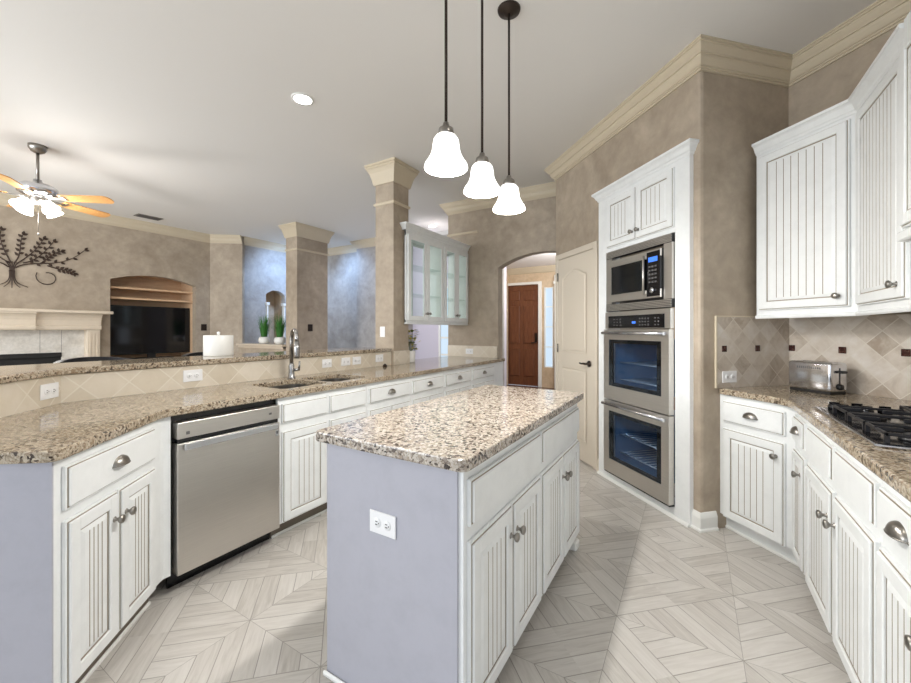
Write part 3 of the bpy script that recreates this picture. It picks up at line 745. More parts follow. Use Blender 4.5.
m.build('face_frame', M_paint, gc)
m = sweep([(gl0-.005, .05), (gl0-.005, 0), (gw, 0)][::-1], [(0, GZ1), (.008, GZ1), (.012, GZ1+.02), (.035, GZ1+.05), (.045, GZ1+.055), (.045, GZ1+.07), (0, GZ1+.07)]); m.build('crown', M_paint, gc)
m = MB(); m.box(gl0, gw, -.006, .03, GZ0-.02, GZ0-.0005, 0, .004); m.build('light_rail', M_paint, gc)
for z in (1.70, 2.03):
    m = MB(); m.box(.022, gw/2-.012, .03, gd-.01, z, z+.008); m.box(gw/2+.012, gw-.022, .03, gd-.01, z, z+.008); m.build('shelf', M_glass, gc)
fw = .052
def gdoor(x0, x1, kx):
    m = MB(); z0, z1 = GZ0+.022, GZ1-.045
    m.box(x0, x0+fw, -.021, -.001, z0, z1, 0, .003); m.box(x1-fw, x1, -.021, -.001, z0, z1, 0, .003)
    m.box(x0+fw-.002, x1-fw+.002, -.0208, -.001, z0, z0+fw, 0, .003); m.box(x0+fw-.002, x1-fw+.002, -.0208, -.001, z1-fw, z1, 0, .003)
    d = m.build('door', M_paint, gc)
    m = MB(); m.box(x0+fw-.002, x1-fw+.002, -.012, -.009, z0+fw-.002, z1-fw+.002); m.build('glass_pane', M_glass, d)
    link('knob', knob_mesh(), d, (kx, -.021, z0+.085))
e = [-.085, .245, .575]
gmid = gw/2; xs = [-.095, (gmid-.01-.095)/2, gmid-.012, gmid+.012, (gmid+gw-.02)/2, gw-.022]
gdoor(xs[0], xs[1]-.002, xs[1]-.028); gdoor(xs[1]+.002, xs[2], xs[1]+.028); gdoor(xs[3], xs[4]-.002, xs[4]-.028); gdoor(xs[4]+.002, xs[5], xs[4]+.028)

# ---- oven tower
ot = thing('oven_cabinet', 'tall white built-in oven cabinet with beadboard doors on top', 'cabinet', local_thing_loc(cabs1), -pi/4)
tw = cabs1-cabs0; py = -.03
o0, o1 = .140, .872                      # appliance opening in local x
m = MB()
for a in ((0, o0-.006, 0, 2.46), (o1+.006, tw, 0, 2.46), (o0-.006, o1+.006, 0, .078), (o0-.006, o1+.006, 1.962, 2.46)): m.box(a[0], a[1], py, .09, a[2], a[3])
m.build('body', M_white if False else M_paint, ot)
m = sweep([(0, .0), (0, py), (tw, py), (tw, .0)][::-1], [(0, 2.44), (.006, 2.44), (.010, 2.455), (.018, 2.462), (.028, 2.485), (.040, 2.498), (.045, 2.50), (.045, 2.518), (0, 2.518)]); m.build('crown', M_paint, ot)
om = (o0+o1)/2
add_door(ot, o0-.005, om-.002, 1.995, 2.405, (om-.035, 2.06), y=py); add_door(ot, om+.002, o1+.005, 1.995, 2.405, (om+.035, 2.06), y=py)
# microwave with trim kit
mw = thing('microwave', 'stainless built-in microwave with louvred trim above the wall ovens', 'microwave', local_thing_loc(cabs1), -pi/4)
m = MB()
for z0, z1 in ((1.447, 1.507), (1.895, 1.955)):
    m.box(o0, o1, py-.018, py+.02, z0, z1, 1)
    for k in range(5): zz = z0+.004+k*.0112; m.box(o0+.004, o1-.004, py-.026, py-.016, zz, zz+.0075, 0)
m.box(o0, o0+.075, py-.02, py+.02, 1.507, 1.895); m.box(o1-.075, o1, py-.02, py+.02, 1.507, 1.895)
m.build('trim_kit', [M_steel, M_blackm], mw)
a0, a1, b0, b1 = o0+.078, o1-.078, 1.522, 1.868
m = MB(); m.box(a0, a1, py-.025, .09, b0, b1); m.build('case', M_blackm, mw)
m = MB(); m.box(a0, a1-.002, py-.042, py-.026, b1-.055, b1, 0, .003); m.box(a0, a1-.002, py-.042, py-.026, b0, b0+.062, 0, .003); m.box(a0, a0+.02, py-.0415, py-.026, b0+.06, b1-.05, 0)
cpx = a1-.14
m.build('door_frame', M_steel, mw)
m = MB(); m.box(a0+.02, cpx-.02, py-.039, py-.026, b0+.062, b1-.055); m.build('window', M_screen, mw)
m = MB(); m.tube([(cpx-.012, py-.06, b0+.03), (cpx-.012, py-.06, b1-.03)], .008, 10); m.box(cpx-.018, cpx-.006, py-.06, py-.03, b0+.035, b0+.055); m.box(cpx-.018, cpx-.006, py-.06, py-.03, b1-.055, b1-.035); m.build('handle', M_steel, mw)
m = MB(); m.box(cpx, a1-.004, py-.0425, py-.026, b0+.01, b1-.01, 0, .002); pnl = m.build('control_panel', M_black, mw)
m = MB(); m.box(cpx+.02, a1-.03, py-.0432, py-.042, b1-.085, b1-.05); m.build('display', M_blue, pnl)
m = MB()
for r in range(5):
    for c in range(3): m.box(cpx+.022+c*.03, cpx+.042+c*.03, py-.0432, py-.042, b1-.125-r*.028, b1-.113-r*.028)
m.build('buttons', M_slot, pnl)
m = MB(); m.lathe([(0, 0), (.022, 0), (.020, .014), (0, .016)], (cpx+.062, py-.042, b0+.055), 18, mtx=Matrix.Rotation(pi/2, 4, 'X')); m.build('dial', M_chrome, pnl)
# ovens
def oven(label, z0, z1, ctrl):
    ov = thing('wall_oven', label, 'oven', local_thing_loc(cabs1), -pi/4, None)
    dz1 = z1-(.145 if ctrl else 0)
    wx0, wx1, wz0, wz1 = o0+.07, o1-.07, z0+.115, dz1-.085
    m = MB()
    for a in ((o0, wx0, z0, dz1), (wx1, o1, z0, dz1), (wx0, wx1, z0, wz0), (wx0, wx1, wz1, dz1)): m.box(a[0], a[1], py-.045, py-.004, a[2], a[3])
    m.box(o0, wx1+.07, py-.046, py-.043, z0, z0+.004); d = m.build('door', M_steel, ov)
    m = MB(); m.box(wx0, wx1, py-.044, py-.040, wz0, wz1); m.build('window', M_ovenglass, d)
    m = MB()
    for a in ((wx0, wx0+.05, wz0, wz1), (wx1-.05, wx1, wz0, wz1), (wx0+.05, wx1-.05, wz0, wz0+.03), (wx0+.05, wx1-.05, wz1-.03, wz1)): m.box(a[0], a[1], py-.038, py-.034, a[2], a[3])
    m.build('window_border', M_black, d)
    hz = dz1-.03
    m = MB(); m.tube([(o0+.012, py-.068, hz), (o1-.02, py-.068, hz)], .013, 12)
    for x in (o0+.04, o1-.04): m.box(x-.01, x+.01, py-.068, py-.043, hz-.009, hz+.009)
    m.build('handle', M_chrome, d)
    m = MB(); c = .42; X0, X1, Z0, Z1 = wx0+.02, wx1-.02, wz0-.01, wz1+.01
    m.faces([(X0, py, Z0), (X1, py, Z0), (X1, py, Z1), (X0, py, Z1), (X0, c, Z0), (X1, c, Z0), (X1, c, Z1), (X0, c, Z1)], [(4, 5, 6, 7), (0, 1, 5, 4), (3, 7, 6, 2), (0, 4, 7, 3), (1, 2, 6, 5)])
    m.build('cavity', M_cavity, ov)
    for zr in ((Z0+Z1)/2, Z0+.06):
        m = MB()
        for k in range(11): x = X0+.02+(X1-X0-.04)*k/10; m.tube([(x, .02, zr), (x, c-.04, zr)], .003, 6)
        m.tube([(X0+.005, .02, zr), (X1-.005, .02, zr)], .005, 6); m.tube([(X0+.005, c-.05, zr), (X1-.005, c-.05, zr)], .005, 6)
        m.build('rack', M_coil, ov)
    if ctrl:
        m = MB(); m.box(o0, o1, py-.03, py, dz1+.006, z1, 0, .002); m.build('control_frame', M_steel, ov)
        m = MB(); m.box(o0+.05, o1-.055, py-.034, py-.03, dz1+.012, z1-.035); q = m.build('control_panel', M_black, ov)
        m = MB(); m.box(om-.02, om+.02, py-.0352, py-.034, dz1+.045, dz1+.062); m.build('display', M_blue, q)
        m = MB()
        for gx in (o0+.12, o0+.16, o0+.20, om+.06, om+.09, om+.12, om+.15, om+.22, om+.25):
            for k in range(3): m.box(gx, gx+.014, py-.0348, py-.034, dz1+.03+k*.024, dz1+.038+k*.024)
        m.build('buttons', M_slot, q)
    else:
        m = MB(); m.box(o0, o1, py-.04, py, z0-.012, z0-.002); m.build('vent_strip', M_black, ov)
oven('upper stainless wall oven with black control panel', .708, 1.440, True)
oven('lower stainless wall oven near the floor', .092, .698, False)

# ---- right side base cabinets
FB = on(0, .155); XR = .475
rot = -pi/4
wA = (FB.y-2.80)*1.41421 if False else (XR-FB.x)*1.41421
cc = FB-EF*wA                                     # inner corner on the right run
def tolocA(p): v = Vector(p)-FB; return (v.dot(-EF), v.dot(ES))
polyA = [(0, 0), (wA, 0), tolocA((1.05, cc.y)), tolocA(tuple(Vector((1.05, 3.02)))), tolocA(tuple(IC-EF*.02-ES*.012)), (0.0, .565)]
ca = base_cab('white corner base cabinet with a drawer between oven wall and cooktop run', (FB.x, FB.y, 0), rot, wA, .5, 'base cabinets under the right counter', polyA, toe=.05, toem=M_paint)
add_drawer(ca, .03, wA-.045, .705, .838, 'cup'); add_door(ca, .03, wA-.045, DB-.01, DT, (wA-.085, .585))
def rcab(y1, y0, label): return base_cab(label, (XR, y1, 0), -pi/2, y1-y0, .57, 'base cabinets under the right counter', toem=M_paint)
yA = cc.y-.003
r1 = rcab(yA, 2.475, 'narrow white base cabinet at the inside corner left of the cooktop'); w = yA-2.475
add_drawer(r1, .03, w-.015, .705, .838, 'cup'); add_door(r1, .03, w-.015, DB, DT, (w-.05, .575))
r2 = rcab(2.472, 1.625, 'white base cabinet under the cooktop with two blank drawer fronts'); w = .842
for a, b, kx in ((.045, .432, .400), (.462, .838, .494)):
    add_drawer(r2, a, b, .705, .838); add_door(r2, a, b, DB, DT, (kx, .56))
r3 = rcab(1.622, 1.26, 'white base cabinet right of the cooktop cabinet with a cup-pull drawer'); w = .362
add_drawer(r3, .02, w-.02, .705, .838, 'cup'); add_door(r3, .02, w-.02, DB, DT, (w-.05, .57))
r4 = rcab(1.257, .90, 'white base cabinet at the frame edge, nearest the camera on the right'); w = .357
add_drawer(r4, .02, w-.02, .705, .838, 'cup'); add_door(r4, .02, w-.02, DB, DT, (w-.05, .57))
# right counter
f0 = on(-.0005, .133); e0 = f0
ci = Vector((XR-.03, 0)); ci.y = (f0.x+f0.y)-ci.x
back = [tuple(WA1+Vector((-.0006, 0))), tuple(IC-EF*.0006-ES*.0006)]
rc = [tuple(f0), tuple(IC-EF*.0006-ES*.0006), tuple(WA1+Vector((-.001, -.0005))), (WA1.x-.001, .9), (XR-.03, .9), tuple(ci)]
rc = round_poly(rc, [.02, 0, 0, 0, 0, .22], 8)
m = MB(); m.prism(rc, CT, .914, bev=.006)
tag(m.build('cooktop_countertop', M_granite), 'tan granite countertop on the right holding the cooktop and toaster', 'countertop')
# right backsplash tile
TZ = 1.375
s0, s1 = on(0, .118), on(0, .7345)
n1 = Vector((S2, -S2))*.01
def slab(name, p, q, nrm, z0, z1, mat):
    m = MB(); m.prism([tuple(p), tuple(q), tuple(q+nrm), tuple(p+nrm)], z0, z1); return struct(m.build(name, mat))
slab('wall_tile_side', s0+n1*.03, s1+n1*.03, n1, .9142, TZ, M_tileR)
slab('trim_12', on(0, .110)+n1*.03, on(0, .1179)+n1*.03, n1*1.3, .9142, TZ+.006, M_crown)
slab('trim_13', on(0, .118)+n1*.03, on(0, .7)+n1*.03, n1*1.3, TZ, TZ+.008, M_crown)
n2 = Vector((-S2, -S2))*.01
slab('wall_tile_back', IC-EF*.011, WA1+EF*.004, n2, .9142, TZ, M_tileA)
slab('wall_tile_right', Vector((WA1.x-.0002, .9)), WA1+Vector((-.0002, -.004)), Vector((-.01, 0)), .9142, TZ, M_tileRR)
def accent(p, nrm, rz, lab):
    m = MB(); m.box(-.020, .020, -.004, 0, -.020, .020, 0, .002)
    for a in range(3): m.box(-.010+a*.008, -.006+a*.008, -.0052, -.0035, -.010, .010-a*.003, 0, .0008)
    o = m.build('accent_tile', M_accent, None, (p[0]+nrm.x*1.05, p[1]+nrm.y*1.05, 1.168), rz); tag(o, lab, 'accent tile', 'dark accent tiles on the right backsplash')
for t, lb in ((.175, 'dark accent tile on the side wall above the outlet, nearest the wall edge'), (.45, 'dark accent tile on the side wall halfway to the corner')):
    accent(on(0, t)+n1*.03, n1, radians(45+180) if False else radians(45), lb)
for t, lb in ((.030, 'dark accent tile right beside the inside corner, above the toaster left end'), (.315, 'dark accent tile above the toaster right end'), (.60, 'dark accent tile above the cooktop, farthest right')):
    accent(IC-EF*t, n2, -pi/4, lb)
p = on(0, .215)+n1*1.05
r = outlet((p.x, p.y, .985), radians(45), 'white outlet at the left end of the right backsplash')
# ---- right upper cabinets
UZ0, UZ1 = 1.385, 2.44
UL = on(-.0, .404)-EF*.042; wU = .537
up = thing('upper_cabinet', 'white beadboard upper cabinet beside the oven wall with one wide door', 'cabinet', (UL.x, UL.y, UZ0), -pi/4, 'right upper cabinets')
RX = UL-EF*wU
def tolocU(p): v = Vector(p)-UL; return (v.dot(-EF), v.dot(ES))
m = MB(); m.prism([(0, 0), (wU, 0), (wU, .31), (0, .31)], 0, UZ1-UZ0); m.build('body', M_paint, up)
add_door(up, .022, wU-.03, .03, UZ1-UZ0-.03, (wU-.075, .09))
up2 = thing('upper_cabinet', 'white upper cabinet with a narrow beadboard door right of the wide-door one', 'cabinet', (RX.x, RX.y-.004, UZ0), -pi/2, 'right upper cabinets')
w2_ = .60
m = MB(); m.prism([(0, 0), (w2_, 0), (w2_, WA1.x-RX.x-.01), (.16, WA1.x-RX.x-.01), (.0, .02)], 0, UZ1-UZ0); m.build('body', M_paint, up2)
add_door(up2, .03, w2_-.03, .03, UZ1-UZ0-.03, (w2_-.085, .095))
CRU = [(0, UZ1-UZ0-.012), (.006, UZ1-UZ0-.012), (.010, UZ1-UZ0+.0), (.016, UZ1-UZ0+.006), (.026, UZ1-UZ0+.034), (.036, UZ1-UZ0+.044), (.042, UZ1-UZ0+.046), (.042, UZ1-UZ0+.062), (0, UZ1-UZ0+.062)]
RL = [(0, -.022), (.008, -.022), (.012, -.014), (.012, -.004), (.006, .0), (0, .0)]
for pr, nm in ((CRU, 'crown'), (RL, 'light_rail')):
    # path in up-local coordinates; outside is -y, so travel right-to-left
    sweep([(wU-.002, 0), (0, 0)], pr).build(nm, M_paint, up)
    sweep([(w2_, 0), (0, 0)], pr).build(nm, M_paint, up2)
# hood cabinet at the frame edge
hd = thing('hood_cabinet', 'white range hood cabinet cut off at the right edge of the photo', 'cabinet', (RX.x-.03, RX.y-.004-w2_-.004, UZ0), -pi/2, 'right upper cabinets')
m = MB(); m.box(0, .8, 0, .38, .25, UZ1-UZ0+.07, 0, .003); m.build('body', M_paint, hd)
add_door(hd, .02, .78, .30, UZ1-UZ0-.03, None)
m = MB(); m.box(-.0, .8, -.02, .0, .25, .29, 0, .006); m.build('lip', M_paint, hd)

# ---- cooktop
cx0, cx1, cy0, cy1 = .500, 1.000, 1.77, 2.49
ck = thing('gas_cooktop', 'black gas cooktop with cast iron grates in the right counter', 'cooktop', (cx0, cy1, .9145), -pi/2)
cw, cd = cy1-cy0, cx1-cx0
m = MB(); m.box(0, cw, 0, cd, .0, .010, 0, .004, 2); m.box(.012, cw-.012, .012, cd-.012, .0095, .0125, 1, .001); m.build('tray', [M_chrome, M_black], ck)
for bx, by, r_ in ((.235, .13, .042), (.235, .38, .05), (.43, .25, .06), (.61, .13, .042), (.61, .37, .05)):
    m = MB(); m.lathe([(0, .012), (r_, .012), (r_, .020), (r_*.75, .022), (r_*.75, .030), (r_*.6, .034), (0, .034)], (bx, by, 0), 20); m.build('burner', M_iron, ck)
for gx0, gx1 in ((.15, .325), (.335, .515), (.525, .70)):
    m = MB(); z0, z1 = .036, .046
    for x in (gx0, gx1-.010): m.box(x, x+.010, .03, cd-.03, z0, z1, 0, .002)
    for y in (.03, cd/2-.005, cd-.04): m.box(gx0, gx1, y, y+.010, z0, z1, 0, .002)
    xm = (gx0+gx1)/2
    for ya, yb in ((.03, .10), (.16, .34), (.40, cd-.03)): m.box(xm-.005, xm+.005, ya, yb, z0, z1+.004, 0, .002)
    for x in (gx0+.006, gx1-.006):
        for y in (.036, cd-.036): m.box(x-.006, x+.006, y-.006, y+.006, .012, z0)
    m.build('grate', M_iron, ck)
m = MB()
for x in (.02, .13): m.box(x, x+.010, cd*.55, cd-.03, .036, .046, 0, .002)
for y in (cd*.55, cd-.04): m.box(.02, .14, y, y+.010, .036, .046, 0, .002)
for x in (.025, .135):
    for y in (cd*.55+.005, cd-.036): m.box(x-.005, x+.005, y-.005, y+.005, .012, .036)
m.build('grate', M_iron, ck)
for kx, ky in ((.045, .06), (.105, .075), (.045, .135), (.105, .15), (.075, .215)):
    m = MB(); m.lathe([(0, .012), (.022, .012), (.023, .022), (.020, .032), (.012, .037), (0, .038)], (kx, ky, 0), 16); m.box(kx-.003, kx+.003, ky-.018, ky+.018, .034, .044, 0, .001); m.build('knob', M_black, ck)
# ---- toaster
tc = Vector((.560, 3.245)); 
ts = thing('toaster', 'chrome two-slice toaster on the right counter by the tiled corner', 'toaster', (tc.x-.045, tc.y-.045, .9145), -pi/4)
tl, td, thh = .235, .135, .185
m = MB(); m.box(0, tl, 0, td, .014, thh, 0, .016, 4)
for f in m.bm.faces: f.smooth = True
m.build('body', M_chrome, ts)
m = MB(); m.box(.006, tl-.006, .006, td-.006, 0, .02, 0, .004); m.build('base', M_blackm, ts)
m = MB()
for y in (.035, .080): m.box(.03, tl-.03, y, y+.022, thh-.003, thh+.0006)
m.build('slots', M_black, ts)
m = MB()
for k in range(12): m.box(.055+k*.011, .060+k*.011, -.0008, .001, thh-.042, thh-.028)
m.build('vents', M_slot, ts)
m = MB(); m.box(tl-.002, tl+.001, td/2-.005, td/2+.005, .06, .155, 0); m.box(tl, tl+.028, td/2-.02, td/2+.02, .125, .14, 0, .004); m.build('lever', M_blackm, ts)
m = MB(); m.lathe([(0, 0), (.018, 0), (.016, .014), (0, .016)], (tl-.001, td*.5, .045), 16, mtx=Matrix.Rotation(pi/2, 4, 'Y')); m.build('dial', M_blackm, ts)

# ---- pendants
def pendant(x, y, label):
    r = thing('pendant_light', label, 'pendant lamp', (x, y, CEIL), 0, 'pendants over the island')
    m = MB(); m.lathe([(0, -.03), (.02, -.03), (.03, -.022), (.062, -.012), (.065, 0), (0, 0)]); m.build('canopy', M_bronze, r)
    m = MB(); m.tube([(0, 0, -.03), (0, 0, -.945)], .0065, 8); m.build('rod', M_bronze, r)
    m = MB(); m.lathe([(0, -.935), (.012, -.94), (.016, -.955), (.030, -.965), (.034, -.985), (.034, -1.0), (0, -1.0)]); m.build('socket_cap', M_nickel, r)
    m = MB(); pr = [(.028, -.992), (.042, -.998), (.052, -1.012), (.056, -1.035), (.058, -1.055), (.064, -1.075), (.076, -1.098), (.088, -1.115), (.092, -1.128), (.090, -1.132)]
    m.lathe(pr, seg=32); m.build('lamp_shade', M_shade, r)
    d = bpy.data.lights.new('pendant_bulb', 'POINT'); d.energy = 25; d.color = (1.0, .975, .94); d.shadow_soft_size = .035
    o = bpy.data.objects.new('pendant_bulb', d); COL.objects.link(o); o.parent = r; o.location = (0, 0, -1.125)
pendant(-.885, 1.385, 'pendant lamp with white bell shade, nearest of three over the island')
pendant(-.885, 1.715, 'pendant lamp with white bell shade, middle one over the island')
pendant(-.885, 2.045, 'pendant lamp with white bell shade, farthest, with its round ceiling canopy visible')
# ---- recessed lights
def recessed(x, y, label, e=8):
    r = thing('recessed_light', label, 'ceiling light', (x, y, CEIL), 0, 'recessed ceiling lights')
    m = MB(); m.lathe([(.085, 0), (.085, -.006), (.068, -.009), (.066, -.001)]); m.build('trim_ring', M_white, r)
    m = MB(); m.lathe([(0, -.004), (.067, -.004)]); m.build('lens', M_down, r)
    d = bpy.data.lights.new('downlight', 'SPOT'); d.energy = e*3; d.spot_size = radians(120); d.spot_blend = .8; d.color = (1, .95, .88); d.shadow_soft_size = .06
    o = bpy.data.objects.new('downlight', d); COL.objects.link(o); o.parent = r; o.location = (0, 0, -.02)
recessed(-2.61, 2.0, 'round recessed ceiling light above the sink counter')
recessed(-3.87, 5.61, 'round recessed ceiling light beyond the glass cabinet')
recessed(.10, 1.05, 'round recessed fill light added out of view above the right walkway')  # extra downlight out of view, added as fill for the cabinets
recessed(-1.75, .55, 'round recessed fill light added out of view above the peninsula')  # another unseen downlight, added to fill the peninsula side
# ceiling vent
v = thing('air_vent', 'small ceiling air vent near the living room wall', 'air vent', (-7.44, 2.81, CEIL))
m = MB(); m.box(-.09, .09, -.17, .17, -.012, 0, 0, .004); m.build('frame', M_nickel, v)
m = MB()
for k in range(7): m.box(-.07+k*.022, -.058+k*.022, -.15, .15, -.015, -.011)
m.build('slats', M_slot, v)

# ---- ceiling fan
FX, FY = -5.5, 1.16
fan = thing('ceiling_fan', 'chrome ceiling fan with maple blades and four lit shades', 'ceiling fan', (FX, FY, CEIL))
m = MB(); m.lathe([(0, -.075), (.025, -.075), (.05, -.06), (.068, -.03), (.07, 0), (0, 0)]); m.build('canopy', M_nickel, fan)
m = MB(); m.tube([(0, 0, -.07), (0, 0, -.35)], .013, 10); m.build('downrod', M_nickel, fan)
m = MB(); m.lathe([(0, -.33), (.03, -.335), (.035, -.365), (.11, -.385), (.145, -.41), (.145, -.465), (.11, -.49), (.06, -.50), (0, -.50)], seg=32); m.build('motor', M_chrome, fan)
for k in range(5):
    a = radians(39+72*k); R = Matrix.Rotation(a, 4, 'Z') @ Matrix.Rotation(radians(-12), 4, 'X')
    m = MB(); pts = round_poly([(.20, -.058), (.66, -.072), (.66, .072), (.20, .058)], [.02, .06, .06, .02]); m.prism(pts, -.004, .004)
    m.bm.transform(R); b = m.build('blade', M_maple, fan, (0, 0, -.505))
    m = MB(); m.box(.09, .25, -.018, .018, -.012, -.004, 0, .003); m.box(.22, .25, -.04, .04, -.011, -.004, 0, .003); m.bm.transform(R); m.build('blade_arm', M_nickel, b)
m = MB(); m.lathe([(0, -.50), (.055, -.50), (.06, -.53), (.05, -.565), (.02, -.58), (0, -.585)]); lk = m.build('light_kit', M_nickel, fan)
for k in range(4):
    a = radians(25+90*k); c = (.09*cos(a), .09*sin(a), -.555)
    R = Matrix.Rotation(a, 4, 'Z') @ Matrix.Rotation(radians(38), 4, 'Y').inverted()
    m = MB(); m.lathe([(.022, 0), (.035, -.015), (.045, -.04), (.052, -.07), (.068, -.10), (.07, -.106), (0, -.09)], c, 18, mtx=R); m.build('lamp_shade', M_bulb, lk)
m = MB(); m.tube([(.02, 0, -.58), (.02, 0, -.86)], .002, 5); m.lathe([(0, 0), (.008, .005), (.006, .02), (0, .025)], (.02, 0, -.885), 8); m.build('pull_chain', M_nickel, fan)
d = bpy.data.lights.new('fan_bulbs', 'POINT'); d.energy = 34; d.color = (1, .97, .94); d.shadow_soft_size = .12
o = bpy.data.objects.new('fan_bulbs', d); COL.objects.link(o); o.parent = fan; o.location = (0, 0, -.74)

# ---- fireplace
fp = thing('fireplace', 'cream stone fireplace with stepped mantel on the living room wall', 'fireplace', (XL, 0, 0))
fy1 = 2.30; fy0 = -.1
m = MB()
m.box(.001, .16, fy1-.15, fy1, 0, 1.289, 0, .004)
for k in range(3): m.box(.158, .168, fy1-.125+k*.04, fy1-.105+k*.04, 0, 1.25)
m.build('pilaster', M_cream, fp)
m = MB(); m.box(.001, .16, fy0, fy0+.15, 0, 1.289, 0, .004)
for k in range(3): m.box(.158, .168, fy0+.025+k*.04, fy0+.045+k*.04, 0, 1.25)
m.build('pilaster', M_cream, fp)
FPR = [(0, 1.29), (.165, 1.29), (.18, 1.31), (.18, 1.345), (.165, 1.36), (.17, 1.43), (.185, 1.47), (.21, 1.50), (.235, 1.515), (.235, 1.53), (0, 1.53)]
m = MB()
t = sweep([(.0, fy1+.02), (.0, 1.63)], [(o_, z) for o_, z in FPR]);
vs = []
def strip(y0, y1, ex, mb):
    n = len(FPR); v_ = [(x+ex, y, z) for y in (y0, y1) for x, z in FPR]
    for q in (0, n-1):
        v_[q] = (.001, y0, FPR[q][1]); v_[n+q] = (.001, y1, FPR[q][1])
    f_ = [(q, q+1, n+q+1, n+q) for q in range(n-1)]+[tuple(range(n)), tuple(range(n, 2*n))[::-1]]
    mb.faces(v_, f_)
t.bm.free()
strip(1.60, fy1+.01, 0, m); strip(.60, 1.60, .05, m); strip(fy0-.01, .60, 0, m); bmesh.ops.recalc_face_normals(m.bm, faces=m.bm.faces)
m.build('frieze', M_cream, fp)
m = MB(); m.box(.001, .30, fy0-.12, fy1+.12, 1.532, 1.575, 0, .012, 2); m.build('mantel_shelf', M_cream, fp)
m = MB(); m.box(.001, .04, fy1-.40, fy1-.151, 0, 1.288); m.box(.001, .04, fy0+.151, fy0+.40, 0, 1.288); m.box(.001, .04, fy0+.40, fy1-.40, .965, 1.288)
for y in (.35, .80, 1.25, 1.68, 1.90): m.box(.0395, .0405, y-.002, y+.002, .97, 1.288, 1)
m.build('tile_surround', [M_fbtile, M_slot], fp)
m = MB(); m.box(.03, .055, fy0+.40, fy1-.40, .90, .965, 0, .004); m.box(.001, .02, fy0+.40, fy1-.40, 0, .90); m.build('firebox', M_blackm, fp)
# ---- tv
tv = thing('television', 'large black flat television in the arched wall niche', 'television', (XL-.22, 3.11, .80))
m = MB(); m.box(-.03, .02, -.60, .60, .075, .90, 0, .006); m.build('bezel', M_blackm, tv)
m = MB(); m.box(.0195, .0215, -.59, .59, .09, .89); m.build('screen', M_screen, tv)
m = MB(); m.box(-.10, .12, -.30, .30, 0, .012, 0, .003); m.box(-.02, .01, -.06, .06, .01, .10); m.build('stand', M_blackm, tv)
for z, lb in ((1.80, 'lower wooden shelf above the television in the niche'), (1.97, 'upper wooden shelf above the television in the niche')):
    m = MB(); m.box(XL-.555, XL-.10, ny0+.002, ny1-.002, z, z+.03, 0, .003); tag(m.build('niche_shelf', M_nichewood), lb, 'shelf', 'niche shelves')
# ---- tree wall art
art = thing('wall_art', 'dark metal tree wall art with curling leafy branches above the mantel', 'wall art', (XL+.012, 1.42, 1.84))
def leaf(mb, y, z, a, L=.07, wd=.017):
    pts = [(0, 0), (.25*L, wd*.8), (.5*L, wd), (.8*L, wd*.5), (L, 0), (.8*L, -wd*.5), (.5*L, -wd), (.25*L, -wd*.8)]
    pts = [(y+p[0]*cos(a)-p[1]*sin(a), z+p[0]*sin(a)+p[1]*cos(a)) for p in pts]; n = len(pts)
    mb.faces([(x, p[0], p[1]) for x in (0, .006) for p in pts], [tuple(range(n))[::-1], tuple(range(n, 2*n))]+[(i, (i+1) % n, n+(i+1) % n, n+i) for i in range(n)])
def bez(p, n=12):
    out = []
    for k in range(n+1):
        t = k/n; q = 1-t
        out.append((.004, q**3*p[0][0]+3*q*q*t*p[1][0]+3*q*t*t*p[2][0]+t**3*p[3][0], q**3*p[0][1]+3*q*q*t*p[1][1]+3*q*t*t*p[2][1]+t**3*p[3][1]))
    return out
tr = MB()
for k in range(-2, 3):
    tr.tube(bez([(.012*k, .26), (.006*k, .12), (.02*k, .08), (.075*k, .02+.012*abs(k))]), [.0065-.0002*i for i in range(13)], 6)
    tr.tube(bez([(.010*k, .24), (.008*k, .30), (.014*k, .33), (.03*k, .38)]), .006, 6)
tr.build('trunk', M_artmetal, art)
br = MB(); lf = MB()
B = [[(.03, .30), (.20, .46), (.48, .30), (.74, .66)], [(.04, .35), (.20, .52), (.24, .60), (.30, .74)], [(.02, .36), (.10, .50), (.06, .62), (.10, .76)], [(-.01, .36), (-.06, .5), (-.12, .60), (-.10, .78)],
     [(-.03, .36), (-.20, .48), (-.26, .58), (-.32, .72)], [(-.03, .30), (-.20, .46), (-.48, .30), (-.74, .66)], [(.26, .385), (.34, .44), (.36, .54), (.48, .60)], [(.34, .37), (.46, .32), (.54, .34), (.62, .30)], [(-.34, .37), (-.46, .32), (-.54, .34), (-.62, .30)], [(.10, .375), (.20, .40), (.30, .52), (.40, .72)]]
for b in B:
    pth = bez(b); br.tube(pth, [.009-.0004*i for i in range(13)], 6)
    for k in range(3, 13):
        _, y, z = pth[k]; a = math.atan2(pth[k][2]-pth[k-1][2], pth[k][1]-pth[k-1][1]); sg = 1 if k % 2 else -1
        leaf(lf, y, z, a+sg*.9, .052+.014*random.random())
    leaf(lf, pth[-1][1], pth[-1][2], a, .06)
for sgn in (1, -1):   # curls
    br.tube([(.004, sgn*(.34+.085*cos(t)*(1-t/9)), .20+.085*sin(t)*(1-t/9)) for t in [2.2-.4*i if False else 1.8-.42*i for i in range(14)]], .006, 6)
br.build('branches', M_artmetal, art); lf.build('leaves', M_artmetal, art)

